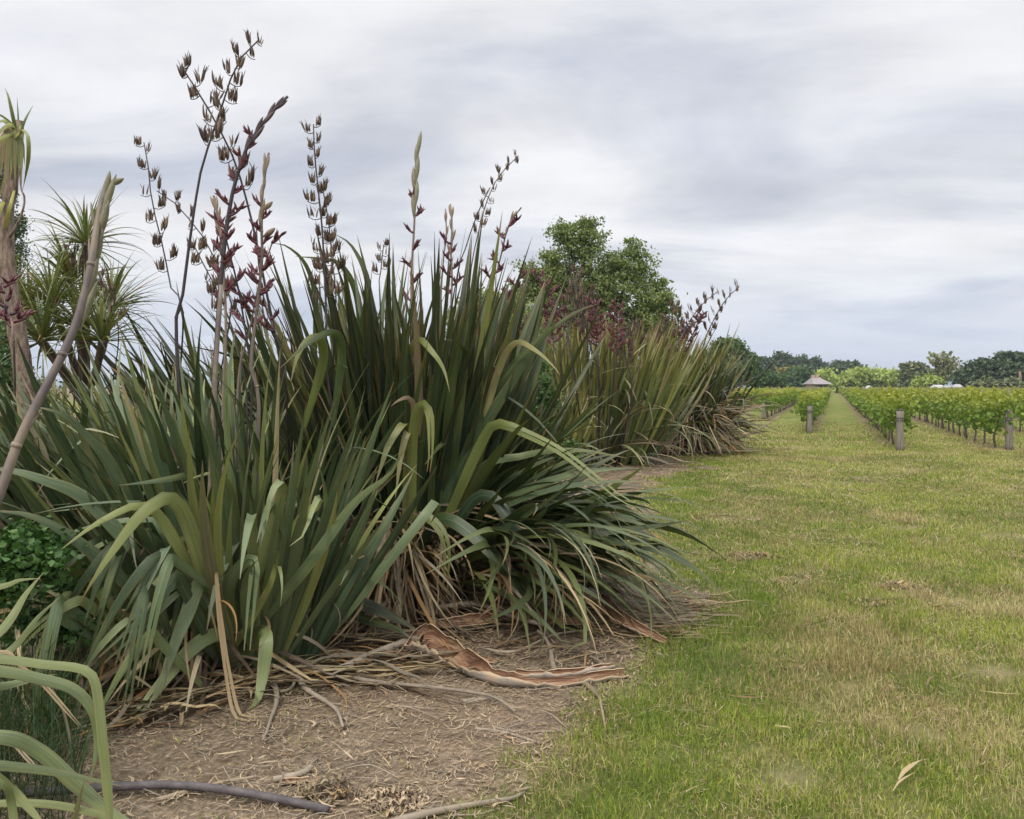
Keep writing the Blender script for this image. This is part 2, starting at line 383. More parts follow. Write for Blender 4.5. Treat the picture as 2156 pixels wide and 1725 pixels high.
# ---------------------------------------------------------------- stalks and their fruit
def spindle(mb, p, d, L, r, curve=0., side=None, n=5, seg=5, rnd=None, fat=.35, tipr=.0):
    d = Vector(d).normalized(); side = Vector(side) if side is not None else Vector((random.gauss(0, 1), random.gauss(0, 1), random.gauss(0, 1)))
    side = (side - d * side.dot(d)); side = side.normalized() if side.length > 1e-3 else d.orthogonal().normalized()
    rnd = random.random() if rnd is None else rnd; vs = []; fs = []; cs = []; s2 = d.cross(side)
    for i in range(seg + 1):
        t = i / seg; q = p + d * (L * t) + side * (curve * L * t * t)
        rr = r * max(.08 if t < .5 else .04 + tipr, math.sin(math.pi * min(1, t ** (.65 if fat < .5 else 1.2))) ** .8)
        for k in range(n):
            a = 2 * math.pi * k / n; vs.append(q + side * math.cos(a) * rr + s2 * math.sin(a) * rr); cs.append((t, rnd, k / n, 0.))
    for i in range(seg):
        for k in range(n): fs.append((i * n + k, i * n + (k + 1) % n, (i + 1) * n + (k + 1) % n, (i + 1) * n + k))
    mb.add(vs, fs, cs)
def stalk(plant, pts, r0, r1, mat='stalk_dark', pods=None, flowers=None, bracts=None, nodes=True, seg=26, bmat='bract', label=None, extra=None, name_root=True):
    q = [p if isinstance(p, Vector) else P(*p) for p in pts]
    q0 = len(q); d0 = q[0] - q[1]; rt_ = Vector((q[0].x * .55 + plant.location.x * .45, q[0].y * .6 + plant.location.y * .4, .02))
    if q[0].z > .5 and name_root: q = [rt_] + q
    fr = 0.
    if len(q) > q0: l1 = (q[1] - q[0]).length; l2 = sum((b - a).length for a, b in zip(q[1:], q[2:])); fr = l1 / (l1 + l2)
    rm = lambda t: fr + (1 - fr) * t
    if pods: pods = (rm(pods[0]), rm(pods[1])) + tuple(pods[2:])
    if flowers: flowers = (rm(flowers[0]), rm(flowers[1])) + tuple(flowers[2:])
    if bracts: bracts = (rm(bracts[0]), rm(bracts[1])) + tuple(bracts[2:])
    if extra: extra = [(rm(a), b, c) for a, b, c in extra]
    mb = MB(); sp = tube(mb, q, r0, r1, 7, seg, wob=.05)
    if nodes:
        for k in range(2, seg, 4):
            d = (sp[min(k + 1, seg)] - sp[k]).normalized(); r = r0 + (r1 - r0) * k / seg
            tube(mb, [sp[k] - d * r * .5, sp[k] + d * r * .5], r * 1.18, r * 1.14, 7, 1)
            spindle(mb, sp[k], d + Vector((random.uniform(-.3, .3), 0, 0)), r * 9, r * .5, .1)
    o = mb.build('flower_stalk', M[mat], plant)
    if label: o['label'] = label
    at = lambda t: (lambda f, i: sp[i].lerp(sp[i + 1], f - i))(t * seg, min(seg - 1, int(t * seg)))
    tn = lambda t: (at(min(1, t + .02)) - at(max(0, t - .02))).normalized()
    sc = q[-1].y / 5.0
    if pods:
        t0, t1, n, size = pods; n = int(n * 1.3); sd = random.choice((-1, 1)); size *= 1.35
        for k in range(n):
            pm = MB(); t = t0 + (t1 - t0) * (k + random.uniform(-.15, .15)) / max(1, n - 1); t = min(.995, max(0, t)); sd = -sd
            b = at(t); T = tn(t); out = Vector((sd * random.uniform(.6, 1), random.uniform(-.8, .8), 0)); out = (out - T * out.dot(T)).normalized()
            ln = size * random.uniform(.5, .95) * (1 - .45 * (k / n)); e = b + out * ln + Vector((0, 0, ln * .15))
            tube(pm, [b, b + out * ln * .5 - Vector((0, 0, ln * .1)), e], r1 * .8, r1 * .55, 4, 5, rnd=.1)
            m = random.randint(8, 14) if random.random() < .78 else random.randint(2, 4)
            for j in range(m):
                s = b.lerp(e, .30 + .70 * (j + .5) / m) + Vector((0, random.uniform(-.02, .02), 0)); dv = Vector((out.x * random.uniform(-.1, .5), random.uniform(-.4, .4), 1))
                pl = size * random.uniform(.55, .9) * (1 - .3 * k / n); spindle(pm, s, dv, pl, pl * .082, random.uniform(-.1, .3), out * -1, 5, 5)
                if random.random() < .6: spindle(pm, s + dv.normalized() * pl * .6, dv + Vector((random.uniform(-.4, .4), 0, 0)), pl * .6, pl * .03, .2, None, 3, 3, 0.)
            pm.build('seed_pod_cluster', M['pod'], o)
    if flowers:
        t0, t1, n, size = flowers; sd = 1
        for k in range(n):
            fm = MB(); t = min(.995, t0 + (t1 - t0) * k / max(1, n - 1)); sd = -sd; b = at(t); T = tn(t)
            out = Vector((sd * random.uniform(.7, 1), random.uniform(-.7, .7), .2)); ln = size * random.uniform(.5, 1.1) * (1.15 - .5 * k / n)
            e = b + (out.normalized() + T * .45) * ln
            tube(fm, [b, b.lerp(e, .5) - Vector((0, 0, .1 * ln)), e], size * .13, size * .07, 5, 4)
            for j in range(random.randint(5, 10)):
                s = b.lerp(e, random.uniform(.2, 1)); dv = out * random.uniform(-.2, 1.) + Vector((0, random.uniform(-.5, .5), random.uniform(.2, 1.2)))
                spindle(fm, s, dv, size * random.uniform(.4, .95), size * .10, random.uniform(-.3, .4), Vector((sd, 0, 0)), 5, 5)
            fm.build('flower_cluster', M['red'], o)
    if bracts:
        t0, t1, n, size = bracts; sd = 1
        for k in range(n):
            bm_ = MB(); t = min(.97, t0 + (t1 - t0) * k / max(1, n - 1)); sd = -sd; b = at(t); T = tn(t)
            L = size * (1.15 - .25 * k / n) * random.uniform(.85, 1.1)
            sv = Vector((sd, random.uniform(-.3, .3), 0))
            spindle(bm_, b - T * L * .2 + sv * r1 * .4, T + sv * random.uniform(.02, .16), L, max(L * .085, r1 * 1.25), random.uniform(-.06, .1), sv, 8, 9, None, .6)
            bm_.build('bract', M[bmat], o)
        for (t, sx, L) in extra or (): bm_ = MB(); spindle(bm_, at(t), Vector((sx, -.2, .45)), L, L * .17, .12, Vector((0, 0, 1)), 8, 8, None, .6); bm_.build('bract', M[bmat], o)
    return o

# ---------------------------------------------------------------- ground
BND = [(0., -.1), (3.15, -.07), (3.85, .22), (4.74, .61), (5.35, .96), (6.03, 1.42), (6.43, 1.48), (7.43, 1.21), (8.5, 1.0), (10.4, 1.63), (11.7, 1.64), (14.6, 2.6), (16.8, 3.76),
       (19.4, 3.5), (20.4, 4.8), (21.1, 5.7), (23, 5.4), (26, 2.), (30, -2.), (60, -60.)]
BY = np.array([b[0] for b in BND]); BX = np.array([b[1] for b in BND])
def vnoise(x, y, s, seed=0):
    x = x / s + seed * 17.31; y = y / s + seed * 7.77; xi = np.floor(x).astype(np.int64); yi = np.floor(y).astype(np.int64); fx = x - xi; fy = y - yi
    h = lambda a, b: ((np.sin(a * 127.1 + b * 311.7 + seed) * 43758.5453) % 1.0)
    fx = fx * fx * (3 - 2 * fx); fy = fy * fy * (3 - 2 * fy)
    return (h(xi, yi) * (1 - fx) + h(xi + 1, yi) * fx) * (1 - fy) + (h(xi, yi + 1) * (1 - fx) + h(xi + 1, yi + 1) * fx) * fy
def dirtmask(x, y):
    d = np.interp(y, BY, BX) - x + (vnoise(x, y, .35, 3) - .5) * .5 * np.clip(y / 6, .8, 2) + (vnoise(x, y, .09, 5) - .5) * .18
    return np.clip(d / .22 + .5, 0, 1)
def dirtside(x, y): return np.interp(y, BY, BX) - x
# bare straw patches in the lawn (world x, y, radius)
PATCH = [(G(1575, 1175), .20), (G(1818, 1008), .45), (G(1890, 1236), .16), (G(1530, 1092), .35), (G(1690, 1222), .16), (G(1790, 1440), .12), (G(1910, 1110), .3), (G(2020, 1265), .16),
         (G(2120, 1130), .5), (G(2100, 1420), .25), (G(1960, 1545), .18), (G(1660, 1640), .15), (G(1420, 1120), .1)]
def patchmask(x, y):
    m = np.zeros_like(x)
    for p, r in PATCH: m = np.maximum(m, np.clip(1.4 - np.hypot((x - p.x) / (r * .8), (y - p.y) / (r * .7)), 0, 1))
    return m
def axis(segs):
    out = []
    for a, b, s in segs: out += list(np.arange(a, b, s))
    out.append(segs[-1][1]); return np.array(out)
gx = axis([(-1500, -300, 150), (-300, -40, 20), (-40, -8, 2), (-8, 10, .10), (10, 30, 1), (30, 300, 15), (300, 1500, 150)])
gy = axis([(-300, 0, 40), (0, 2, .5), (2, 23, .10), (23, 40, 1), (40, 300, 13), (300, 2600, 150)])
XX, YY = np.meshgrid(gx, gy); x, y = XX.ravel(), YY.ravel()
near = ((np.abs(x) < 12) & (y > 1) & (y < 24)).astype(float)
z = near * ((vnoise(x, y, .5, 1) - .5) * .02 + (vnoise(x, y, .13, 2) - .5) * .010) - .004
nx, ny = len(gx), len(gy)
idx = np.arange(nx * ny).reshape(ny, nx)
Fq = np.stack([idx[:-1, :-1].ravel(), idx[:-1, 1:].ravel(), idx[1:, 1:].ravel(), idx[1:, :-1].ravel()], 1)
cols = np.stack([dirtmask(x, y), patchmask(x, y), np.clip(vnoise(x, y, 1.3, 8), 0, 1), np.ones_like(x)], 1)
def ground_mat():
    m, nt, out, bs = newmat('ground_soil_and_turf'); L = nt.links.new
    dm, pm, vn, _ = attrA(nt); geo = mk(nt, 'ShaderNodeNewGeometry'); pos = geo.outputs['Position']
    sp = mk(nt, 'ShaderNodeSeparateXYZ'); L(pos, sp.inputs[0])
    fine = noise(nt, pos, 45, 6, .65); mid = noise(nt, pos, 5, 5, .6); big = noise(nt, pos, .45, 5, .6)
    mp = mk(nt, 'ShaderNodeMapping'); mp.inputs['Scale'].default_value = (1, .35, 1); L(pos, mp.inputs[0]); hz = noise(nt, mp.outputs[0], 3.2, 6, .65)
    soil = ramp(nt, fine, [(.28, (.075, .055, .035)), (.45, (.175, .135, .088)), (.58, (.265, .21, .145)), (.75, (.38, .31, .22))])
    soil = mixc(nt, 1., soil, mrange(nt, mid, .3, .7, .75, 1.18), 'MULTIPLY')
    soil = mixc(nt, mrange(nt, big, .45, .65, 0, .5), soil, (.36, .24, .165, 1))
    turf = ramp(nt, math_n(nt, 'ADD', math_n(nt, 'MULTIPLY', mid, .5), math_n(nt, 'MULTIPLY', fine, .5)), [(.3, (.05, .055, .02)), (.45, (.10, .115, .032)), (.58, (.17, .165, .06)), (.72, (.28, .235, .12))])
    farg = ramp(nt, math_n(nt, 'ADD', math_n(nt, 'MULTIPLY', hz, .5), math_n(nt, 'MULTIPLY', big, .5)), [(.35, (.105, .135, .035)), (.47, (.165, .19, .05)), (.57, (.225, .22, .07)), (.72, (.31, .26, .11))])
    farf = mrange(nt, sp.outputs[1], 9., 22., 0, 1)
    g = mixc(nt, farf, turf, farg)
    g = mixc(nt, math_n(nt, 'MULTIPLY', pm, .45), g, (.32, .25, .15, 1))
    soil = mixc(nt, mrange(nt, noise(nt, pos, 1.7, 6, .7), .46, .60, 0, .45), soil, (.13, .095, .06, 1))
    g = mixc(nt, dm, g, soil)
    # bare strips under the vine rows
    o = math_n(nt, 'SUBTRACT', sp.outputs[0], math_n(nt, 'MULTIPLY', sp.outputs[1], .377))
    fr = math_n(nt, 'FRACT', math_n(nt, 'DIVIDE', math_n(nt, 'ADD', o, 102.94), 2.52))
    dist = math_n(nt, 'ABSOLUTE', math_n(nt, 'SUBTRACT', fr, .5))
    st = mrange(nt, math_n(nt, 'ADD', dist, math_n(nt, 'MULTIPLY', math_n(nt, 'SUBTRACT', mid, .5), .10)), .20, .12, 0, 1)
    reg = math_n(nt, 'SUBTRACT', sp.outputs[0], math_n(nt, 'MULTIPLY', sp.outputs[1], .132))
    inr = math_n(nt, 'MULTIPLY', mrange(nt, reg, 6.6, 7.2), mrange(nt, sp.outputs[1], 20.8, 21.6))
    inr = math_n(nt, 'MULTIPLY', inr, mrange(nt, sp.outputs[1], 320, 300))
    g = mixc(nt, math_n(nt, 'MULTIPLY', math_n(nt, 'MULTIPLY', st, inr), .8), g, mixc(nt, mrange(nt, fine, .4, .6), (.20, .15, .09, 1), (.30, .23, .14, 1)))
    L(g, bs.inputs['Base Color']); bs.inputs['Roughness'].default_value = .95; bs.inputs['Specular IOR Level'].default_value = .1
    bp = mk(nt, 'ShaderNodeBump'); bp.inputs['Strength'].default_value = .8; bp.inputs['Distance'].default_value = .015; L(fine, bp.inputs['Height']); L(bp.outputs[0], bs.inputs['Normal'])
    L(bs.outputs[0], out.inputs[0]); return m
gnd = np_mesh('ground', np.stack([x, y, z], 1), Fq, cols, ground_mat(), smooth=True); gnd['kind'] = 'structure'

# low far hills
def hills():
    m, nt, out, bs = newmat('far_hill'); bs.inputs['Base Color'].default_value = (.16, .22, .26, 1); bs.inputs['Roughness'].default_value = 1
    nt.links.new(bs.outputs[0], out.inputs[0])
    xs = np.linspace(-1700, 2100, 160); V = []; Fc = []
    for j, (yy, hh) in enumerate(((1900, 0), (2050, 1), (2300, .55), (2500, 0))):
        for X_ in xs: V.append((X_, yy, -1 + hh * (9 + 26 * vnoise(np.array([X_]), np.array([0.]), 420., 4)[0] + 7 * vnoise(np.array([X_]), np.array([0.]), 90., 6)[0])))
    n = len(xs)
    for j in range(3):
        for i in range(n - 1): Fc.append((j * n + i, j * n + i + 1, (j + 1) * n + i + 1, (j + 1) * n + i))
    o = np_mesh('hills', np.array(V), np.array(Fc), np.zeros((len(V), 4)), m, smooth=True); o['kind'] = 'structure'
hills()

# ---------------------------------------------------------------- turf blades and litter (stuff)
def grass_mat():
    m, nt, out, bs = newmat('grass_blade'); L = nt.links.new
    t, r, dry, d = attrA(nt)
    g = ramp(nt, r, [(0, (.10, .165, .028)), (.4, (.205, .28, .040)), (.75, (.33, .385, .055)), (1, (.46, .47, .085))])
    g = mixc(nt, dry, g, ramp(nt, r, [(0, (.32, .22, .11)), (.5, (.50, .39, .19)), (1, (.66, .56, .32))]))
    L(g, bs.inputs['Base Color']); bs.inputs['Roughness'].default_value = .6; bs.inputs['Specular IOR Level'].default_value = .25
    tr = mk(nt, 'ShaderNodeBsdfTranslucent'); L(g, tr.inputs[0]); mx = mk(nt, 'ShaderNodeMixShader'); mx.inputs[0].default_value = .3
    L(bs.outputs[0], mx.inputs[1]); L(tr.outputs[0], mx.inputs[2]); L(mx.outputs[0], out.inputs[0]); return m
M['grass'] = grass_mat()
M['grass_shade'] = simple_leaf('shade_painted_grass_blade', [(.02, .042, .012), (.035, .065, .018), (.055, .085, .025)])  # darker green copy of the grass, shade under flax leaves put into its colour
def blades(name, x, y, h, w, dry, rnd, lay=.5, kind='stuff', z0=None):
    n = len(x); az = RNG.uniform(0, 2 * np.pi, n); wa = az + RNG.normal(0, .6, n) + np.pi / 2
    lean = np.abs(RNG.normal(0, lay, n)); lean = np.minimum(lean, 1.45)
    dx, dy = np.cos(az), np.sin(az); wx, wy = np.cos(wa) * w * .5, np.sin(wa) * w * .5
    z0 = np.zeros(n) if z0 is None else z0
    def lev(t, ws):
        a = lean * (.5 + .9 * t); q = t * h
        cx = x + dx * q * np.sin(a); cy = y + dy * q * np.sin(a); cz = z0 + q * np.cos(np.minimum(a, 1.5))
        return np.stack([cx - wx * ws, cy - wy * ws, cz], 1), np.stack([cx + wx * ws, cy + wy * ws, cz], 1)
    a0, b0 = lev(0, .8); a1, b1 = lev(.5, 1.); a2, b2 = lev(1., .12)
    V = np.stack([a0, b0, a1, b1, a2, b2], 1).reshape(-1, 3)
    i = np.arange(n)[:, None] * 6
    Fq = np.concatenate([i + np.array([0, 1, 3, 2]), i + np.array([2, 3, 5, 4])], 0)
    tt = np.tile(np.array([0, 0, .5, .5, 1, 1.]), n)
    C_ = np.stack([tt, np.repeat(rnd, 6), np.repeat(dry, 6), np.ones(n * 6)], 1)
    o = np_mesh(name, V, Fq, C_, M['grass']); tag(o, kind=kind); return o
def scatter(y0, y1, dens, xl=None):
    A = 0; X_ = []; Y_ = []
    n = int(dens * (y1 - y0) * (.63 * y1 + 14)); yy = RNG.uniform(y0, y1, n); xx = RNG.uniform(-7, .63 * y1 + 7, n) - 0
    k = (xx < .64 * yy + .3) & (xx > -.64 * yy - .3) & (xx > np.interp(yy, BY, BX) - .9)
    return xx[k], yy[k]
gxs, gys, gh, gw = [], [], [], []
for (y0, y1, dens, h, w) in ((2.9, 4.5, 11000, .042, .0036), (4.5, 6.5, 7500, .042, .0044), (6.5, 9.5, 4200, .042, .006), (9.5, 14, 2000, .042, .009), (14, 22, 850, .045, .014), (22, 40, 200, .055, .026)):
    a, b = scatter(y0, y1, dens); dm = dirtmask(a, b); pmk = patchmask(a, b)
    tuft = vnoise(a, b, .16, 11); keep = RNG.random(len(a)) < np.clip((40 - b) / 14, 0, 1) * (1 - dm) * (1 - .75 * pmk) * (.35 + .85 * tuft)
    a, b = a[keep], b[keep]; gxs.append(a); gys.append(b)
    lush = np.clip((vnoise(a, b, .55, 21) - .62) * 3.2, 0, 1) + np.clip(1.2 - np.hypot((a - G(1890, 1320).x) / .45, (b - G(1890, 1320).y) / .35), 0, 1) * 1.0 + np.clip(1.2 - np.hypot((a - G(1600, 1425).x) / .22, (b - G(1600, 1425).y) / .15), 0, 1) \
        + np.clip(1 - np.abs(np.interp(b, BY, BX) + .25 - a) / .35, 0, 1) * .55 * (vnoise(a, b, .7, 31) + .3)
    gh.append(h * RNG.uniform(.45, 1.35, len(a)) * (1 + .45 * lush)); gw.append(w * RNG.uniform(.6, 1.3, len(a)))
gxs, gys, gh, gw = map(np.concatenate, (gxs, gys, gh, gw))
dryp = .14 + .75 * np.clip((vnoise(gxs, gys, 1.4, 41) * .4 + vnoise(gxs, gys, .5, 44) * .35 + vnoise(gxs, gys, .16, 42) * .25 - .40) * 3.2, 0, 1) + .16 * np.clip((gxs - 1.2) / 3, 0, 1)
dryp -= .45 * np.clip(1 - np.abs(np.interp(gys, BY, BX) + .4 - gxs) / .8, 0, 1)
dry = (RNG.random(len(gxs)) < dryp).astype(float) * RNG.uniform(.55, 1., len(gxs))
o = blades('grass', gxs, gys, gh, gw, dry, np.clip(RNG.normal(.48, .24, len(gxs)) + (vnoise(gxs, gys, .35, 51) - .5) * .5 + (vnoise(gxs, gys, 1.7, 52) - .5) * .4, 0, 1), .62)
tag(o, 'short mown green and straw grass covering the lawn', 'grass')
print('grass blades', len(gxs))
# clover patches with small white flowers near the flax edge
def strips(name, x, y, L_, w, rnd, mat, zmax=.03, curl=.5, zpow=1.):
    n = len(x); az = RNG.uniform(0, 2 * np.pi, n); dx, dy = np.cos(az), np.sin(az); bend = RNG.normal(0, curl, n); z0 = .004 + RNG.random(n) ** zpow * zmax; tz = RNG.normal(0, .15, n)
    V = []
    for k in range(4):
        t = k / 3 - .5; a = az + bend * t * 2; ws = w * (.25, 1., .9, .2)[k] * .5
        cx = x + np.cos(az + bend * t) * t * L_; cy = y + np.sin(az + bend * t) * t * L_; cz = np.maximum(.003, z0 + tz * t * L_ + np.abs(bend) * t * t * L_ * .25)
        V += [np.stack([cx - np.sin(a) * ws, cy + np.cos(a) * ws, cz + .15 * ws], 1), np.stack([cx + np.sin(a) * ws, cy - np.cos(a) * ws, cz], 1)]
    V = np.stack(V, 1).reshape(-1, 3); i = np.arange(n)[:, None] * 8
    Fq = np.concatenate([i + np.array([2 * k, 2 * k + 1, 2 * k + 3, 2 * k + 2]) for k in range(3)], 0)
    C_ = np.stack([np.repeat(rnd, 8), np.repeat(rnd, 8), np.zeros(n * 8), np.ones(n * 8)], 1)
    o = np_mesh(name, V, Fq, C_, mat); return o
def lit_scatter(y0, y1, dens, xmin=-3.6):
    n = int(dens * (y1 - y0) * 9); yy = RNG.uniform(y0, y1, n); xx = RNG.uniform(xmin, xmin + 9, n)
    k = (np.abs(xx) < .64 * yy + .3) & (RNG.random(n) < np.clip(dirtside(xx, yy) / .5 + .7, 0, 1) * (.35 + .9 * vnoise(xx, yy, .3, 61))) & (dirtside(xx, yy) > -.6)
    return xx[k], yy[k]
lx, ly, ll, lw = [], [], [], []
for (y0, y1, dens, l, w) in ((2.8, 4.6, 2300, .038, .0042), (4.6, 7, 1600, .05, .006), (7, 12, 700, .07, .009), (12, 22, 150, .11, .014)):
    a, b = lit_scatter(y0, y1, dens); lx.append(a); ly.append(b); ll.append(l * RNG.lognormal(0, .5, len(a))); lw.append(w * RNG.uniform(.4, 1.5, len(a)))
lx, ly, ll, lw = map(np.concatenate, (lx, ly, ll, lw))
o = strips('leaf_litter', lx, ly, ll, lw, RNG.random(len(lx)), M['litter'], .012, .7); tag(o, 'fine dry brown leaf litter and twigs on the bare soil', 'litter', kind='stuff')
k = RNG.random(len(gxs)) < .09 * np.clip((vnoise(gxs, gys, .45, 46) - .3) * 2, .1, 1.6)
o = strips('straw_clippings', gxs[k], gys[k], .055 * RNG.lognormal(0, .55, k.sum()) * np.clip(gys[k] / 5, .8, 2.5), .004 * np.clip(gys[k] / 5, .7, 3), RNG.random(k.sum()), M['litter'], .03, .5); tag(o, 'dry straw clippings lying loose in the mown grass', 'straw', kind='stuff')
# small weeds sprouting from the bare soil
k = (RNG.random(6000) < 1); wx_ = RNG.uniform(-2.6, 1, 6000); wy_ = RNG.uniform(3.1, 6.5, 6000)
k = (vnoise(wx_, wy_, .22, 71) > .80) & (dirtside(wx_, wy_) > 0) & (np.abs(wx_) < .62 * wy_)
o = blades('weed_sprouts', wx_[k], wy_[k], RNG.uniform(.015, .035, k.sum()), np.full(k.sum(), .005), np.full(k.sum(), .15), RNG.random(k.sum()), .8); tag(o, 'tiny green weed seedlings scattered over the bare soil', 'weeds')

# ---------------------------------------------------------------- flax A : the broad grey-green flax in front
def flax(name_label, base): return empty('flax_plant', (base[0], base[1], 0), name_label, 'flax plant', 'New Zealand flax plants along the lawn')
gA = G(470, 1400); A = flax('large grey-green flax closest to the camera, its broad leaves leaning left', (gA.x, gA.y))
ma, da = MB(), MB()
AX, AY = gA.x, gA.y
fan_clump(ma, da, (AX + .05, AY + .05), .42, .30, 26, 8, 1.66, 0.056, lean=(-.08, -.04), outl=.42, spread=.32, face=.8, bend=(.04, .55), Lvar=.3, pcrease=.14)
fan_clump(ma, da, (AX - .40, AY + .35), .45, .30, 28, 8, 1.98, 0.058, lean=(-.36, -.02), outl=.35, spread=.30, face=.8, bend=(.04, .6), Lvar=.26, pcrease=.14)
fan_clump(ma, da, (AX - .95, AY + .50), .45, .35, 24, 8, 1.95, 0.058, lean=(-.50, -.03), outl=.3, spread=.32, face=.8, bend=(.05, .6), Lvar=.26, pcrease=.16)
fan_clump(ma, da, (AX - 1.6, AY + .45), .45, .35, 16, 8, 1.8, 0.058, lean=(-.40, -.05), outl=.3, spread=.4, face=.8, bend=(.05, .7), Lvar=.26, pcrease=.16)
fan_clump(ma, da, (AX + .22, AY + .18), .22, .2, 9, 7, 1.45, .055, lean=(.08, -.03), outl=.3, spread=.28, face=.8, bend=(.04, .55), Lvar=.3, pcrease=.14)
fan_clump(ma, da, (AX - .1, AY + .75), .6, .3, 18, 8, 1.85, 0.058, lean=(-.16, .0), outl=.35, spread=.33, face=.8, bend=(.05, .7), Lvar=.26, pcrease=.14)
low_leaves(ma, (AX - .9, AY + .0), 34, (R(180), R(250)), (.3, 1.1), (.8, 1.4), .055, (1.0, 2.2), rad=.4)
low_leaves(ma, (AX - .5, AY + .05), 14, (R(175), R(235)), (.5, 1.15), (.9, 1.5), .06, (1.0, 2.2), rad=.3)
# leaves copied one by one: course, width, how dry, how dark
b0 = (470, 1400, 4.75)
for pts, w, dd, rn, tp, sl in [
    ([b0, (520, 1370, 4.65), (548, 1330, 4.52), (560, 1345, 4.42), (553, 1420, 4.36), (541, 1500, 4.28), (520, 1555, 4.16)], .072, 0, .8, .6, None),
    ([(455, 1205, 4.3), (463, 1300, 4.25), (480, 1420, 4.18), (500, 1505, 4.1), (540, 1530, 4.05)], .03, 1, .25, .8, .5),
    ([b0, (450, 1300, 4.5), (385, 1170, 4.3), (335, 1085, 4.2), (293, 1064, 4.1), (250, 1078, 4.05), (196, 1107, 4.0), (118, 1165, 3.95)], .065, 0, .95, .45, None),
    ([b0, (440, 1250, 4.4), (395, 1100, 4.25), (365, 1052, 4.15), (340, 1052, 4.05), (300, 1080, 4.0), (265, 1122, 3.97), (225, 1178, 3.93), (200, 1215, 3.9), (170, 1266, 3.9)], .075, 0, .9, .55, None),
    ([b0, (430, 1320, 4.5), (395, 1225, 4.35), (368, 1208, 4.25), (340, 1225, 4.18), (310, 1265, 4.12), (282, 1313, 4.08)], .085, 0, .85, .4, .55),
    ([b0, (420, 1330, 4.55), (370, 1240, 4.45), (338, 1202, 4.35), (315, 1215, 4.28), (285, 1265, 4.22), (257, 1313, 4.2)], .08, 0, .7, .4, .6),
    ([b0, (430, 1340, 4.45), (400, 1260, 4.3), (375, 1240, 4.2), (340, 1268, 4.12), (290, 1320, 4.05), (214, 1390, 4.0)], .085, 0, .5, .45, .55),
    ([b0, (460, 1290, 4.5), (440, 1225, 4.4), (415, 1238, 4.3), (395, 1290, 4.24), (372, 1345, 4.18), (345, 1420, 4.1), (311, 1490, 4.0)], .085, 0, .65, .5, None),
    ([b0, (475, 1350, 4.6), (458, 1335, 4.45), (420, 1352, 4.35), (378, 1392, 4.25), (332, 1448, 4.15), (286, 1505, 4.05), (225, 1590, 3.95)], .075, 0, .8, .5, .7),
    ([b0, (420, 1310, 4.6), (350, 1150, 4.4), (295, 1130, 4.3), (262, 1150, 4.2), (235, 1220, 4.15), (180, 1390, 4.1)], .06, 0, .4, .5, None),
    ([b0, (430, 1180, 4.6), (420, 1050, 4.5), (395, 1005, 4.4), (350, 1010, 4.3), (290, 1018, 4.2), (248, 1022, 4.1)], .07, 0, .45, .4, None),
    ([b0, (500, 1200, 4.6), (490, 1050, 4.5), (468, 1005, 4.4), (430, 998, 4.35), (385, 1018, 4.3)], .07, 0, .8, .4, None),
    ([b0, (560, 1150, 4.5), (596, 1030, 4.35), (592, 1012, 4.3), (570, 1040, 4.2), (562, 1090, 4.2), (548, 1150, 4.15)], .07, 0, .85, .45, None),
    ([b0, (610, 1130, 4.5), (670, 1060, 4.35), (672, 1042, 4.3), (655, 1080, 4.2), (640, 1125, 4.15), (610, 1150, 4.1)], .07, 0, .95, .45, None),
    ([b0, (480, 1240, 4.4), (520, 1180, 4.3), (536, 1190, 4.22), (530, 1260, 4.2), (520, 1370, 4.15)], .07, 0, .6, .4, .6),
    ([b0, (560, 1250, 4.35), (580, 1190, 4.3), (590, 1200, 4.25), (594, 1240, 4.2), (590, 1278, 4.2)], .045, 0, 1., .4, None),
    ([(400, 1240, 4.4), (300, 1170, 4.3), (180, 1050, 4.2), (90, 1010, 4.1), (20, 990, 4.05), (-60, 985, 4.)], .07, 0, .5, .5, None),
    ([b0, (300, 1250, 4.3), (150, 1130, 4.1), (60, 1085, 4.0), (-30, 1075, 3.9)], .075, 0, .35, .5, None),
    ([(350, 1300, 4.6), (250, 1010, 4.5), (175, 910, 4.4), (120, 868, 4.3), (60, 855, 4.25)], .07, 0, .3, .5, None),
    ([(420, 1350, 4.6), (345, 1000, 4.5), (300, 860, 4.4), (262, 800, 4.3), (230, 770, 4.3)], .066, 0, .2, .5, None),
    ([b0, (640, 1200, 4.4), (745, 1060, 4.3), (820, 1000, 4.2), (850, 945, 4.1)], .062, 0, .55, .5, None),
    ([(430, 1390, 4.7), (390, 1440, 4.5), (340, 1510, 4.2), (260, 1610, 3.9)], .03, .95, .15, .6, None)]:
    hand_leaf(ma if dd < .5 else da, pts, w, rn, float(dd), split=sl, taper=tp)
for k in range(24):
    cx, cy = random.uniform(110, 420), random.uniform(1120, 1370); Y = random.uniform(4.0, 4.5) - (420 - cx) * .0006; dx, dy = random.uniform(40, 170), random.uniform(110, 300)
    hand_leaf(ma, [(cx + random.uniform(60, 130), cy + random.uniform(60, 160), Y + .35), (cx + random.uniform(15, 35), cy + random.uniform(5, 20), Y + .12), (cx, cy, Y), (cx - dx * .45, cy + dy * .35, Y - .08), (cx - dx, cy + dy, Y - .12)], random.uniform(.038, .06), random.uniform(.1, 1.), 0., split=random.choice((None, .6)), taper=random.uniform(.35, .5), twist=random.uniform(0, 3))
low_leaves(da, (AX - .1, AY), 60, (R(170), R(370)), (-.2, .4), (.35, .8), .022, (.8, 2.4), dead=1., rad=.5, zr=(.05, .5))
low_leaves(da, (AX - .8, AY - .05), 110, (R(170), R(330)), (-.1, .5), (.4, .9), .028, (.8, 2.2), dead=1., rad=.6, zr=(.05, .4))
ma.build('foliage', M['flaxA'], A); da.build('dry_foliage', M['dead'], A)

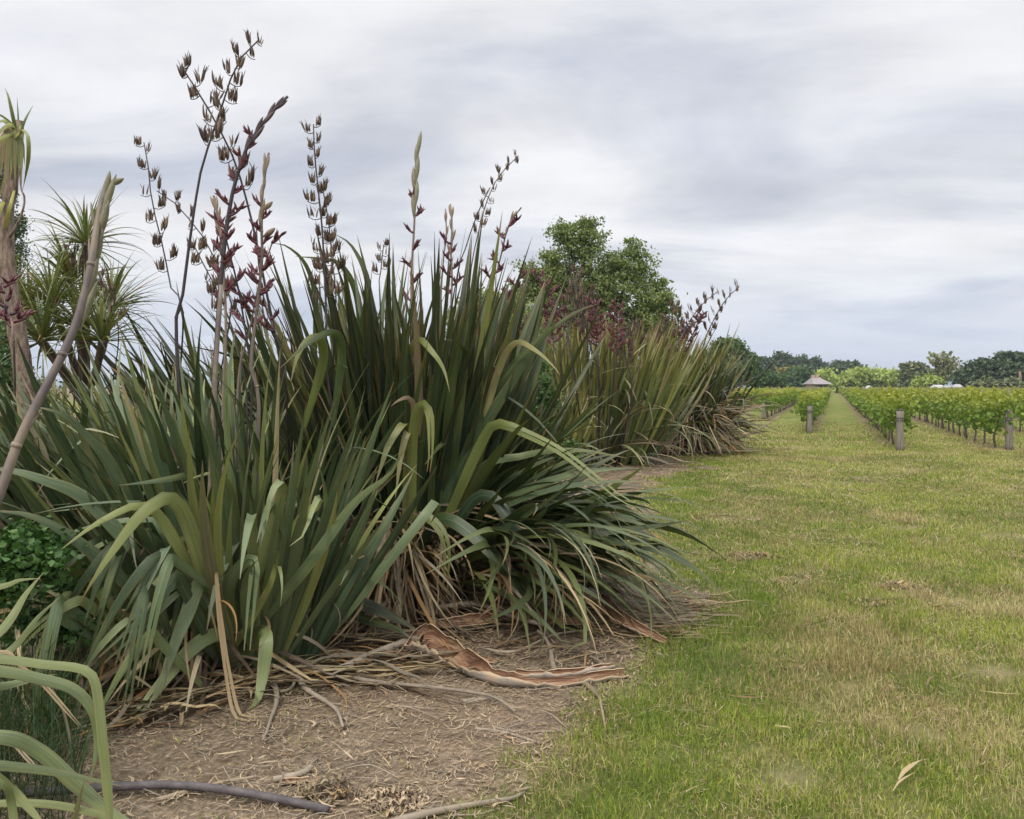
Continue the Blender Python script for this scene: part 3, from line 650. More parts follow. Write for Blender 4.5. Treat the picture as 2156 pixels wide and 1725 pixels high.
# ---------------------------------------------------------------- flax B : the tall dark flax, leaves sprawling to the right
gB = G(870, 1265); B = flax('tall dark green flax in the middle whose lower leaves sprawl right onto the lawn', (gB.x, gB.y))
mb_, db = MB(), MB(); BX0, BY0 = gB.x, gB.y
fan_clump(mb_, db, (BX0 - .08, BY0 + .15), .42, .35, 40, 8, 2.62, .066, lean=(-.03, 0.), outl=.20, spread=.23, face=.6, bend=(.03, .35), pcrease=.06, rhi=.8, Lvar=.30)
fan_clump(mb_, db, (BX0 + .22, BY0 + .25), .22, .3, 14, 8, 1.85, .064, lean=(.20, .0), outl=.12, spread=.24, face=.6, bend=(.05, .4), pcrease=.07)
fan_clump(mb_, db, (BX0 - .35, BY0 + .45), .4, .3, 24, 8, 2.35, .068, lean=(-.14, .0), outl=.3, spread=.28, face=.6, bend=(.05, .45), pcrease=.06)
low_leaves(mb_, (BX0 + .15, BY0 + .1), 60, (R(-55), R(5)), (.75, 1.15), (1.2, 1.75), .064, (.3, 1.1), rad=.35, zr=(.0, .3), nseg=16, rlo=.1)
low_leaves(mb_, (BX0 + .15, BY0 + .05), 150, (R(-62), R(-8)), (.30, .68), (1.45, 2.2), .064, (1.0, 1.6), rad=.3, zr=(.05, .3), nseg=18, rlo=.35)
low_leaves(mb_, (BX0 + .25, BY0 + .0), 34, (R(-50), R(-8)), (.6, 1.0), (1.5, 2.05), .055, (1.9, 2.5), rad=.3, zr=(.1, .35), nseg=18, rlo=.4)
low_leaves(db, (BX0 + .2, BY0), 85, (R(-62), R(-4)), (.15, .7), (1.1, 2.1), .032, (1.2, 2.0), dead=1., rad=.3, zr=(.05, .25), nseg=16)
low_leaves(db, (BX0 - .1, BY0 - .05), 330, (R(180), R(345)), (-1.2, .15), (.5, 1.2), .022, (-.2, .9), dead=1., rad=.5, zr=(.1, .75), nseg=10)
low_leaves(db, (BX0 - .1, BY0 - .05), 120, (R(185), R(335)), (.35, 1.2), (.6, 1.2), .022, (1.8, 3.), dead=1., rad=.25, zr=(.1, .45), nseg=12)
rb = (880, 1230, 6.1)
for pts, w, dd, rn, tp, sl in [
    ([rb, (960, 1050, 6.0), (1020, 920, 5.9), (1049, 892, 5.8), (1106, 912, 5.7), (1179, 949, 5.55), (1253, 1006, 5.4), (1310, 1051, 5.3), (1351, 1067, 5.2)], .075, 0, .95, .4, .6),
    ([(860, 900, 6.0), (860, 760, 5.9), (881, 716, 5.8), (910, 741, 5.7), (934, 777, 5.65), (947, 826, 5.6)], .05, 0, 1., .5, None),
    ([(1000, 950, 6.1), (1050, 780, 6.0), (1085, 722, 5.9), (1126, 737, 5.8), (1163, 769, 5.75), (1179, 790, 5.7)], .05, .3, 1., .5, None),
    ([(860, 1100, 5.9), (862, 950, 5.8), (853, 892, 5.7), (820, 933, 5.6), (800, 990, 5.55), (790, 1020, 5.5)], .07, .1, 1., .5, None),
    ([(850, 1150, 5.9), (858, 1000, 5.8), (861, 908, 5.7), (845, 957, 5.65), (832, 1051, 5.6)], .06, .3, 1., .5, None),
    ([(870, 1100, 5.8), (868, 940, 5.7), (883, 855, 5.6), (904, 872, 5.55), (907, 949, 5.5), (902, 994, 5.5)], .07, 0, 1., .55, .75),
    ([(868, 980, 5.8), (872, 870, 5.7), (861, 839, 5.65), (840, 843, 5.6), (824, 855, 5.55)], .055, .55, .9, .4, None),
    ([(850, 1200, 5.9), (870, 1120, 5.7), (889, 1088, 5.6), (920, 1105, 5.55), (940, 1150, 5.5), (938, 1239, 5.5)], .065, 0, .9, .5, .6),
    ([rb, (900, 1120, 5.95), (934, 1092, 5.8), (983, 1116, 5.7), (1045, 1173, 5.6), (1098, 1235, 5.55), (1122, 1312, 5.5)], .09, 0, .6, .6, .75),
    ([rb, (980, 1120, 6.1), (1050, 1080, 6.0), (1106, 1104, 5.9), (1147, 1194, 5.8), (1187, 1255, 5.75), (1212, 1312, 5.7)], .085, 0, .5, .6, .75),
    ([rb, (1060, 1080, 6.2), (1120, 1070, 6.1), (1175, 1112, 6.0), (1253, 1153, 6.0), (1310, 1206, 6.0), (1371, 1239, 6.05), (1473, 1262, 6.2)], .075, .35, 1., .45, None),
    ([rb, (1000, 1000, 6.0), (1100, 960, 6.0), (1175, 948, 5.9), (1240, 950, 5.85), (1320, 965, 5.8)], .065, 0, .8, .4, None),
    ([rb, (950, 1120, 5.9), (1000, 1050, 5.8), (1040, 1050, 5.7), (1080, 1110, 5.6), (1130, 1180, 5.6), (1190, 1225, 5.6), (1280, 1295, 5.6)], .08, 0, .35, .55, None),
    ([(600, 1175, 5.6), (653, 1238, 5.4), (738, 1262, 5.3), (820, 1295, 5.25), (880, 1328, 5.2)], .085, 0, .10, .65, None),
    ([(640, 1215, 5.7), (700, 1262, 5.4), (760, 1300, 5.3), (830, 1322, 5.2), (868, 1345, 5.15)], .06, 0, .55, .65, None),
    ([rb, (960, 1000, 6.1), (1080, 800, 6.0), (1150, 700, 5.9), (1172, 640, 5.9)], .085, 0, .6, .5, None),
    ([rb, (1000, 900, 6.1), (1090, 760, 6.0), (1200, 665, 5.9), (1260, 640, 5.9)], .08, 0, .7, .5, None)]:
    hand_leaf(mb_ if dd < .5 else db, pts, w, rn, float(dd), split=sl, taper=tp, nseg=26)
mb_.build('foliage', M['flaxB'], B); db.build('dry_foliage', M['dead'], B)

# ---------------------------------------------------------------- flax C behind the first two
gC = G(650, 1160); C_ = flax('tall flax standing behind between the front flax and the dark flax, leaves arching left', (gC.x, gC.y))
mc, dc = MB(), MB()
fan_clump(mc, dc, (gC.x, gC.y), .6, .5, 36, 8, 2.6, .068, lean=(-.10, 0.), outl=.45, spread=.36, face=.6, bend=(.2, 1.0), pcrease=.08)
fan_clump(mc, dc, (gC.x - .6, gC.y), .5, .4, 14, 8, 2.3, .08, lean=(-.35, 0.), outl=.35, spread=.36, face=.6, bend=(.2, .9), pcrease=.08)
for pts, w in [([(660, 800, 7.4), (665, 640, 7.3), (645, 560, 7.2), (606, 520, 7.1), (570, 512, 7.0)], .05), ([(760, 800, 7.4), (755, 640, 7.3), (720, 560, 7.2), (672, 545, 7.1), (620, 540, 7.)], .06), ([(740, 820, 7.), (760, 700, 6.9), (775, 600, 6.8), (742, 520, 6.8), (700, 490, 6.8)], .06),
               ([(640, 900, 5.2), (680, 760, 5.1), (672, 711, 5.), (646, 717, 5.), (626, 751, 4.95), (612, 805, 4.9)], .055), ([(700, 900, 5.2), (720, 740, 5.1), (700, 700, 5.), (650, 722, 4.9), (590, 775, 4.85)], .05)]:
    hand_leaf(mc, pts, w, random.uniform(.5, 1), 0., taper=.45)
mc.build('foliage', M['flaxB'], C_); dc.build('dry_foliage', M['dead'], C_)

# ---------------------------------------------------------------- flax behind on the left
def back_flax(px, py, label, mat, nf, L, wid, lean, rx=.7, ry=.5, dead=.08, bend=(.1, .8), nseg=10, spread=.42, low=0, lowd=0, outl=.55, lowaz=(200, 380), pcr=.12):
    g = G(px, py); o = flax(label, (g.x, g.y)); m1, m2 = MB(), MB()
    fan_clump(m1, m2, (g.x, g.y), rx, ry, nf, 8, L, wid, lean=lean, outl=outl, spread=spread, face=.8, bend=bend, pcrease=pcr, nseg=nseg, pdead=dead)
    if low: low_leaves(m1, (g.x, g.y), low, (R(lowaz[0]), R(lowaz[1])), (.5, 1.1), (L * .6, L * .9), wid * .9, (1.4, 2.3), rad=rx * .7, zr=(.05, .4), nseg=12)
    if lowd: low_leaves(m2, (g.x, g.y), lowd, (R(lowaz[0]), R(lowaz[1])), (.0, 1.1), (L * .4, L * .8), wid * .6, (1.2, 2.6), dead=1., rad=rx * .9, zr=(.05, .8), nseg=10)
    m1.build('foliage', M[mat], o)
    if m2.v: m2.build('dry_foliage', M['dead'], o)
    return o
L1 = back_flax(90, 1130, 'yellowish flax at the left edge behind the front flax', 'flaxD', 22, 1.85, .075, (-.1, 0), .9, .5, .1)
L2 = back_flax(350, 1075, 'flax behind the front flax below the cabbage tree rosettes', 'flaxD', 16, 1.9, .075, (-.05, 0), .9, .5, .08)
L3 = back_flax(930, 1070, 'mid green flax just behind the tall dark flax', 'flaxB', 22, 1.95, .066, (.0, 0), .55, .5, .06, bend=(.05, .5), outl=.3)
L4 = back_flax(1125, 1000, 'pale green flax behind the sprawling leaves of the dark flax', 'flaxD', 28, 1.75, .062, (-.05, 0), .6, .5, .06, bend=(.05, .5), outl=.3, low=16, lowd=30)
D = back_flax(1255, 975, 'upright olive flax with rusty leaf tips right of the dark flax', 'flaxD', 60, 3.15, .065, (.10, 0), 1.1, .8, .06, low=34, lowd=60, bend=(.03, .35), spread=.28, outl=.35)
D2 = back_flax(1330, 948, 'olive flax tucked between the rusty tipped flax and the last flax', 'flaxD', 54, 3.35, .065, (.05, 0), 1.3, .9, .06, bend=(.03, .35), spread=.28, outl=.35)
E = back_flax(1432, 951, 'last flax at the end of the row, shaggy with dead brown leaves', 'flaxB', 74, 2.75, .062, (-.06, 0), .8, .8, .12, low=60, lowd=160, bend=(.05, .6), spread=.34, outl=.42, lowaz=(185, 385), pcr=.2)
# straggly dead leaves poking right out of the last flax
me_ = MB(); ge = G(1445, 951)
low_leaves(me_, (ge.x, ge.y - .3), 260, (R(190), R(350)), (-1.1, .2), (.8, 1.6), .04, (-.1, .8), dead=1., rad=.9, zr=(.3, 1.3), nseg=8)
low_leaves(me_, (ge.x + .3, ge.y - .2), 50, (R(-60), R(30)), (.0, .7), (1.0, 1.9), .04, (.5, 1.5), dead=1., rad=.8, zr=(.2, 1.), nseg=9)
me_.build('broken_dry_foliage', M['dead'], E)

# ---------------------------------------------------------------- flax F : off to the left of the camera, leaves bending into the picture
gF = Vector((-1.75, 1.95, 0)); Fx = flax('flax at the bottom left corner, pale bent leaves crossing into view close up', (gF.x, gF.y))
mf, df = MB(), MB(); rf = (gF.x, gF.y, .05)
for pts, w, dd, rn, tp, sl in [
    ([(-260, 1500, 2.0), (-120, 1400, 2.05), (0, 1388, 2.1), (90, 1398, 2.12), (165, 1406, 2.13), (196, 1425, 2.13), (208, 1480, 2.12), (216, 1560, 2.1), (226, 1660, 2.08), (236, 1780, 2.05)], 0.0232, 0, .8, .85, None),
    ([(-260, 1520, 2.05), (-120, 1410, 2.1), (0, 1412, 2.15), (80, 1428, 2.18), (150, 1448, 2.2), (192, 1490, 2.2), (204, 1550, 2.2), (198, 1610, 2.18), (186, 1655, 2.16)], 0.0302, 0, .4, .6, None),
    ([(-200, 1560, 2.1), (-60, 1460, 2.15), (20, 1442, 2.2), (90, 1425, 2.25), (120, 1420, 2.3)], 0.0252, 0, .5, .5, None),
    ([(-160, 1420, 2.3), (0, 1372, 2.35), (40, 1400, 2.35), (90, 1440, 2.35), (168, 1528, 2.35)], 0.0101, 1, .3, .8, .6),
    ([(110, 1450, 2.36), (135, 1500, 2.36), (150, 1565, 2.36)], 0.0050, 1, .4, .8, None),
    ([(-260, 1640, 2.2), (-60, 1612, 2.25), (40, 1615, 2.3), (140, 1630, 2.35), (255, 1655, 2.4)], 0.0277, 0, .3, .5, None),
    ([(-200, 1560, 2.3), (0, 1550, 2.35), (85, 1582, 2.4), (160, 1650, 2.42), (240, 1715, 2.42), (330, 1760, 2.4)], 0.0428, 0, .45, .6, None),
    ([(-160, 1600, 1.9), (-20, 1630, 1.95), (28, 1665, 2.0), (60, 1700, 2.0), (110, 1760, 1.98)], 0.0227, 0, .9, .6, None),
    ([(-120, 1620, 1.8), (0, 1648, 1.85), (24, 1690, 1.88), (32, 1780, 1.86)], 0.0176, 0, .7, .8, None),
    ([(-140, 1700, 2.1), (40, 1690, 2.15), (150, 1700, 2.2), (260, 1730, 2.25), (330, 1760, 2.25)], 0.0202, 0, .95, .7, None),
    ([(130, 1800, 2.2), (150, 1740, 2.2), (165, 1690, 2.2), (179, 1640, 2.2)], 0.0176, .25, .0, .3, None),
    ([(-160, 1560, 2.5), (0, 1555, 2.55), (60, 1600, 2.55), (85, 1630, 2.55)], 0.0101, 1, .5, .8, .6),
    ([(-160, 1260, 2.9), (0, 1235, 3.0), (40, 1222, 3.05), (85, 1218, 3.1)], 0.0252, 0, .9, .5, None),
    ([(-120, 1420, 2.8), (0, 1330, 2.9), (55, 1250, 3.0), (92, 1205, 3.05)], 0.0302, 0, .8, .5, None),
    ([(-100, 1440, 2.9), (20, 1370, 3.0), (80, 1300, 3.05), (125, 1258, 3.1)], 0.0252, 0, .6, .5, None)]:
    hand_leaf(mf if dd < .5 else df, pts, w, rn, float(dd), split=sl, taper=tp, nseg=34, up=.5, fold=.22)
fan_clump(mf, df, (gF.x - .3, gF.y + .3), .25, .2, 5, 6, 1.3, .06, lean=(-.5, 0), spread=.4, face=.5)
mf.build('foliage', M['flaxF'], Fx); df.build('dry_foliage', M['dead'], Fx)

# ---------------------------------------------------------------- flower stalks
def dz(pts, Y, dY=.0): return [(a, b, Y + dY * i / max(1, len(pts) - 1)) for i, (a, b) in enumerate(pts)]
# the thick leaning stalk close on the left, in its pale sheaths
stalk(Fx, dz([(-210, 1700), (-90, 1250), (-5, 1050), (30, 950), (72, 860), (120, 770), (160, 680), (186, 580), (200, 500), (210, 440), (226, 385)], 2.15, .35), .0165, .009, 'stalk_mott', name_root=False, label='thick pale flower stalk leaning right with unopened sheathed tip')
s1 = MB()
for (a, b, c, d, w) in [(222, 425, 228, 372, 9), (212, 470, 236, 386, 10), (228, 392, 254, 378, 9), (204, 520, 222, 440, 12), (196, 580, 210, 500, 11), (182, 640, 200, 560, 10), (168, 700, 196, 610, 9), (204, 500, 192, 440, 6), (150, 725, 178, 640, 8)]:
    p0, p1 = P(a, b, 2.46), P(c, d, 2.45); spindle(s1, p0, p1 - p0, (p1 - p0).length * 1.25, w / F * 2.46 * .72, .03, Vector((1, 0, 0)), 9, 10, None, .6)
s1.build('bracts', M['bract_green'], Fx)
S = stalk
S(A, dz([(372, 730), (385, 620), (402, 490), (422, 365), (445, 290), (470, 215), (492, 150), (515, 112), (545, 84)], 4.9), .016, .004, pods=(.64, 1., 11, .085), label='tallest dark stalk with open seed pods near its top')
S(C_, dz([(612, 900), (590, 760), (560, 610), (530, 465), (498, 350), (466, 280), (430, 215), (382, 140)], 6.2, -.5), .017, .005, pods=(.66, 1., 10, .11))
S(L2, dz([(385, 700), (362, 615), (343, 520), (320, 425), (312, 350), (303, 300)], 6.0), .010, .004, pods=(.35, 1., 9, .09))
S(L2, dz([(480, 700), (470, 600), (440, 520), (405, 470), (365, 425), (330, 402)], 6.4), .009, .004, pods=(.25, 1., 10, .09))
S(A, dz([(452, 880), (458, 700), (468, 560), (485, 430), (512, 330), (545, 270), (578, 230), (606, 203)], 4.7), .022, .008, 'stalk_dark', flowers=(.42, .84, 13, .075), bracts=(.80, .98, 7, .12), bmat='bract_dark', label='stout purple stalk hung with dark red flowers and a pointed tip')
tube_b = MB(); tube(tube_b, [P(440, 1150, 4.7), P(450, 860, 4.62), P(455, 760, 4.62), P(466, 600, 4.62)], .020, .011, 7, 14, wob=.08); tube_b.build('stalk_sheath', M['stalk_mott'], A)
S(A, dz([(545, 880), (528, 780), (540, 660), (552, 540), (550, 450), (556, 380), (566, 322)], 4.9), .015, .007, 'stalk_tan', flowers=(.42, .8, 9, .07), bracts=(.72, 1., 7, .11), extra=[(.68, .9, .10), (.78, .8, .09)])
S(A, dz([(470, 870), (476, 700), (470, 560), (462, 480), (450, 412)], 5.1), .013, .007, 'stalk_tan', flowers=(.5, .8, 6, .08), bracts=(.72, 1., 6, .11))
S(A, dz([(500, 830), (525, 700), (545, 600), (575, 505)], 5.3), .010, .005, 'stalk_tan', flowers=(.35, .98, 8, .085))
S(A, dz([(530, 850), (520, 720), (500, 600), (480, 520), (470, 470)], 5.2), .010, .005, 'stalk_dark', flowers=(.45, .98, 8, .085))
S(C_, dz([(600, 800), (560, 650), (545, 560), (540, 480)], 5.6), .010, .005, 'stalk_dark', flowers=(.3, .9, 7, .08))
S(A, dz([(520, 900), (508, 760), (470, 640), (430, 560), (410, 520)], 5.5), .008, .004, pods=(.6, 1., 8, .09))
S(B, dz([(690, 800), (688, 700), (684, 590), (678, 480), (670, 400), (662, 320), (660, 262)], 5.4), .013, .004, pods=(.30, 1., 17, .085), label='straight dark stalk ringed with open seed pods, left of the dark flax')
S(C_, dz([(705, 700), (700, 560), (692, 470), (680, 400)], 5.7), .007, .004, pods=(.3, 1., 7, .08))
S(B, dz([(868, 720), (866, 590), (872, 480), (875, 400), (878, 340), (882, 290)], 6.2), .016, .006, 'stalk_tan', flowers=(.2, .7, 7, .08), bracts=(.62, .93, 6, .22), bmat='bract_green', label='spear tipped stalk rising above the dark flax')
S(B, dz([(800, 640), (802, 570), (808, 515)], 6.8), .006, .004, pods=(.5, 1., 5, .07))
S(B, dz([(950, 640), (948, 540), (952, 480), (948, 430)], 6.5), .011, .007, 'stalk_tan', flowers=(.1, .6, 7, .08), bracts=(.5, 1., 5, .11))
S(B, dz([(930, 600), (940, 520), (938, 440)], 6.5), .007, .005, 'stalk_tan', bracts=(.5, 1., 4, .09))
S(L3, dz([(958, 640), (985, 510), (1010, 440), (1032, 395)], 7.5), .009, .005, 'stalk_dark')
S(L3, dz([(985, 640), (1005, 500), (1030, 410), (1058, 362), (1092, 328)], 7.6), .009, .004, pods=(.45, 1., 12, .07))
S(L3, dz([(1025, 660), (1050, 560), (1066, 490), (1080, 455), (1098, 437)], 7.2), .010, .006, 'stalk_dark', flowers=(.25, .8, 6, .10), bracts=(.72, 1., 5, .10))
S(L3, dz([(1050, 680), (1075, 620), (1092, 585)], 8.2), .010, .006, 'stalk_tan', flowers=(.2, 1., 6, .10))
S(L1, dz([(175, 640), (165, 560), (140, 515)], 7.5), .007, .004, pods=(.4, 1., 7, .07))
S(L1, dz([(245, 760), (232, 640), (215, 590), (190, 560)], 7.0), .007, .004, pods=(.3, 1., 8, .08))
S(L1, dz([(30, 760), (20, 660), (5, 600)], 5.6), .012, .008, 'stalk_tan', flowers=(.3, 1., 8, .1))
far_st = [(D, [(1210, 790), (1190, 690), (1160, 620), (1128, 576)], 14.5, 'flowers'), (D, [(1170, 800), (1165, 700), (1150, 640)], 14.8, 'flowers'), (D, [(1262, 800), (1240, 720), (1225, 650), (1210, 600)], 15.2, 'pods'), (D, [(1290, 820), (1298, 730), (1300, 645)], 15.6, 'flowers'),
          (D, [(1238, 780), (1236, 700), (1240, 610)], 16, 'pods'), (D, [(1180, 780), (1200, 700), (1215, 570)], 15.5, 'pods'), (D2, [(1330, 800), (1340, 740), (1345, 680)], 18.5, 'pods'), (D2, [(1390, 800), (1395, 730), (1400, 670)], 19.5, 'pods'),
          (E, [(1400, 800), (1430, 720), (1470, 650), (1510, 615)], 19.2, 'mix'), (E, [(1410, 820), (1440, 740), (1465, 690), (1475, 660)], 19.6, 'flowers'), (E, [(1450, 800), (1490, 700), (1525, 635), (1556, 605)], 19.8, 'mix'), (E, [(1425, 780), (1430, 700), (1420, 640)], 20., 'pods'),
          (E, [(1400, 770), (1440, 700), (1480, 668)], 19.9, 'flowers'), (E, [(1440, 880), (1510, 800), (1585, 745)], 19.5, None), (E, [(1500, 850), (1560, 810), (1620, 780)], 19.5, None),
          (D, [(1120, 800), (1110, 720), (1090, 660)], 14.6, 'pods'), (D, [(1260, 800), (1255, 700), (1250, 640)], 14.9, 'flowers'), (D, [(1330, 830), (1315, 740), (1325, 690)], 15.9, 'pods')]
for pl, q, Y, k in far_st:
    kw = dict(pods=(.45, 1., 11, .17)) if k in ('pods', 'mix') else (dict(flowers=(.45, 1., 13, .16)) if k == 'flowers' else {})
    S(pl, dz(q, Y), .018, .009, 'stalk_dark', seg=16, nodes=False, **kw)
S(E, dz([(1480, 930), (1540, 922), (1590, 908), (1618, 892), (1640, 878)], 19.6, 1.2), .018, .010, 'stalk_tan', bracts=(.55, 1., 22, .16), seg=22, nodes=False, label='dry pale flower stalk lying low out over the grass')

# ---------------------------------------------------------------- cabbage trees
def rosette(mb, c, n, L, wid, updir=Vector((0, 0, 1)), down=.25, rlo=0., rhi=1., bend=(.2, 1.2)):
    for k in range(n):
        az = random.uniform(0, 2 * math.pi); e = R(random.uniform(-25 if random.random() < down else 5, 85)); d = Vector((math.cos(az), math.sin(az), 0))
        T = (d * math.cos(e) + updir * math.sin(e)).normalized(); W = Vector((-d.y, d.x, 0))
        grow_leaf(mb, Vector(c) + T * .03, T, W, L * random.uniform(.7, 1.15), wid * random.uniform(.7, 1.2), random.uniform(*bend), None, random.gauss(0, .4), 0, 8, random.uniform(rlo, rhi), 1. if random.random() < .06 else 0., .3, taper=.25)
def cab_tree(label, base, heads, Lf, wid, n, r=.05, top=None, group=None):
    t = empty('cabbage_tree', (base.x, base.y, 0), label, 'cabbage tree', group)
    tm = MB(); lm = MB(); fork = base.lerp(heads[0], .5)
    for i, h in enumerate(heads):
        tube(tm, [base if i == 0 else fork, (base if i == 0 else fork).lerp(h, .5) + Vector((.03, 0, 0)), h], r if i == 0 else r * .7, r * .6, 9, 14, wob=.1)
        rosette(lm, h, n, Lf, wid)
    tm.build('trunk', M['bark'], t); lm.build('foliage', M['cab'], t); return t
cab_tree('bushy cabbage tree with spiky leaf bursts behind the leaning stalk', G(170, 1130), [P(180, 515, 7.6), P(110, 640, 7.4), P(235, 650, 7.5), P(170, 690, 7.2), P(60, 680, 7.6), P(150, 600, 7.8), P(215, 720, 7.), P(90, 720, 7.), P(20, 640, 7.6)], .55, .024, 85)
# tall pale trunk at the left edge
gt = G(62, 1250); T1 = empty('cabbage_tree', (gt.x, gt.y, 0), 'tall bare trunked cabbage tree at the left edge with a drooping yellow tuft', 'cabbage tree')
tm = MB(); Yt = gt.y
tube(tm, [gt, P(58, 900, Yt), P(40, 720, Yt), P(20, 600, Yt), P(14, 480, Yt), P(22, 400, Yt), P(36, 320, Yt), P(40, 255, Yt)], .105, .034, 12, 40, wob=.08, rfun=lambda t: 1 + .12 * math.sin(t * 60) * .4 + (.18 if .83 < t < .87 else 0))
tube(tm, [P(10, 640, Yt), P(-8, 520, Yt), P(-30, 400, Yt), P(-60, 300, Yt)], .06, .035, 10, 16, wob=.08)
tube(tm, [P(18, 560, Yt), P(-20, 470, Yt), P(-50, 430, Yt)], .035, .03, 8, 8, wob=.08)
tube(tm, [P(20, 500, Yt - .1), P(42, 460, Yt - .12), P(52, 420, Yt - .12), P(44, 395, Yt - .1), P(42, 350, Yt - .08)], .010, .006, 5, 12)
tm.build('trunk', M['palebark'], T1)
lm = MB()
for pts, w, rn in [([(38, 300), (28, 250), (18, 205), (10, 185)], .045, .3), ([(40, 290), (38, 240), (36, 205)], .02, .3), ([(40, 290), (52, 255), (64, 232), (70, 222)], .03, .2), ([(42, 270), (58, 285), (60, 330), (54, 370), (48, 400)], .05, .7), ([(38, 275), (20, 262), (-10, 290), (-30, 350)], .07, .9),
                   ([(40, 280), (20, 300), (0, 340), (-20, 390)], .07, 1.), ([(40, 290), (25, 320), (12, 370), (-6, 430)], .05, .9), ([(36, 280), (10, 255), (-10, 262), (-30, 280)], .05, .6), ([(30, 400), (20, 440), (0, 520), (-20, 560)], .05, 1.), ([(36, 270), (5, 245), (-30, 230)], .03, .4),
                   ([(20, 420), (5, 430), (-10, 480)], .05, 1.), ([(40, 285), (48, 300), (52, 350)], .03, .5), ([(38, 300), (30, 350), (28, 385)], .03, .8), ([(30, 280), (-5, 300), (-40, 360)], .06, .85)]:
    hand_leaf(lm, [(a, b, Yt - .05 + random.uniform(-.1, .1)) for a, b in pts], w * .6, rn, 0., nseg=12, taper=.4)
for k in range(26):
    a = random.uniform(-1, .25); hand_leaf(lm, [(39, 285, Yt), (39 + a * 18, 262 + abs(a) * 6, Yt - .03), (39 + a * 42, 285 + abs(a) * 20, Yt - .06), (39 + a * 55, 340 + random.uniform(0, 60), Yt - .05)], random.uniform(.018, .032), random.uniform(.5, 1), random.choice((0., 0., 1.)), nseg=10, taper=.35)
lm.build('foliage', M['cab'], T1)

# ---------------------------------------------------------------- leaf masses
def cards(name, C_, size, mat, parent=None, rnd=None, crnd=None, hv=None, flat=0., elong=1.3):
    n = len(C_); a = RNG.normal(size=(n, 3)); a[:, 2] *= (1 - flat * .8); a /= np.linalg.norm(a, axis=1)[:, None]
    b = RNG.normal(size=(n, 3)); b -= a * (a * b).sum(1)[:, None]; b /= np.linalg.norm(b, axis=1)[:, None] + 1e-9
    s = (size * RNG.uniform(.6, 1.35, n))[:, None]; c = np.cross(a, b); off = c * s * .18
    V = np.stack([C_ - a * s * .5 * elong, C_ + b * s * .42 + off - a * s * .08, C_ + a * s * .5 * elong, C_ - b * s * .42 + off - a * s * .08], 1).reshape(-1, 3)
    i = np.arange(n)[:, None] * 4; Fq = np.concatenate([i + np.array([0, 1, 2]), i + np.array([0, 2, 3])], 0)
    rnd = RNG.random(n) if rnd is None else rnd; crnd = RNG.random(n) if crnd is None else crnd; hv = np.zeros(n) if hv is None else hv
    K = np.stack([np.repeat(rnd, 4), np.repeat(crnd, 4), np.repeat(hv, 4), np.ones(n * 4)], 1)
    return np_mesh(name, V, Fq, K, mat, parent)
def blob_pts(blobs, nclump, per, rc, hollow=2.4, squash=.7):
    w = np.array([b[3] * b[5] for b in blobs], float) ; w /= w.sum(); k = RNG.choice(len(blobs), nclump, p=w); bl = np.array(blobs)[k]
    d = RNG.normal(size=(nclump, 3)); d /= np.linalg.norm(d, axis=1)[:, None]; r = RNG.random(nclump) ** (1 / hollow)
    cc = bl[:, :3] + d * r[:, None] * bl[:, 3:6]
    cr = np.repeat(RNG.random(nclump), per); o = RNG.normal(size=(nclump * per, 3)) * rc * np.repeat(RNG.uniform(.5, 1.3, nclump), per)[:, None]; o[:, 2] *= squash
    return np.repeat(cc, per, 0) + o, cr, cc
def tree(name, label, cat, base, blobs, nclump, per, rc, size, mat, tr=.12, barkm='bark', group=None, limbs=9, hollow=2.4, flat=0., squash=.7, twigs=0, elong=1.3):
    t = empty(name, (base.x, base.y, 0), label, cat, group); tm = MB(); top = Vector(blobs[0][:3])
    sp = tube(tm, [base, base.lerp(top, .4) + Vector((tr * .5, 0, 0)), top], tr, tr * .3, 8, 12, wob=.06)
    for i in range(limbs):
        b = blobs[i % len(blobs)]; e = Vector(b[:3]) + Vector((random.uniform(-.6, .6) * b[3], random.uniform(-.5, .5) * b[4], random.uniform(-.2, .75) * b[5]))
        s = sp[random.randint(2, 8)]
        mid = s.lerp(e, .5) + Vector((0, 0, -.1 * (e - s).length)); l2 = tube(tm, [s, mid, e], tr * .38, tr * .06, 5, 8)
        for k in range(twigs):
            q = l2[random.randint(3, 8)]; tube(tm, [q, q + Vector((random.gauss(0, .3), random.gauss(0, .3), random.uniform(.1, .6))) * b[3] * .6], tr * .08, tr * .02, 4, 1)
    tm.build('trunk', M[barkm], t)
    pts, cr, cc = blob_pts(blobs, nclump, per, rc, hollow, squash); pts[:, 2] = np.maximum(pts[:, 2], .1)
    z0, z1 = pts[:, 2].min(), pts[:, 2].max()
    cards('crown', pts, size, M[mat], t, None, cr, (pts[:, 2] - z0) / (z1 - z0 + 1e-6), flat, elong)
    return t
def pb(px, py, rpx, Y, ry=None, dY=0., depth=.9):
    c = P(px, py, Y + dY); r = rpx / F * Y; rz = (ry or rpx) / F * Y; return (c.x, c.y, c.z, r, r * depth, rz)
M['t_mid'] = simple_leaf('broadleaf', [(.11, .155, .065), (.175, .225, .085), (.24, .29, .105), (.33, .36, .14)], transl=.3)
M['t_dark'] = simple_leaf('dark_broadleaf', [(.045, .09, .038), (.068, .125, .046), (.095, .165, .06), (.13, .20, .07)])
M['t_con'] = simple_leaf('conifer_needles', [(.035, .065, .032), (.058, .095, .044), (.08, .12, .052), (.105, .145, .065)], transl=.08)
M['t_lime'] = simple_leaf('lime_willow_leaf', [(.22, .29, .08), (.31, .39, .10), (.42, .49, .13), (.52, .54, .17)])
M['t_gold'] = simple_leaf('golden_leaf', [(.16, .15, .05), (.24, .21, .06), (.30, .25, .09), (.20, .22, .07)])
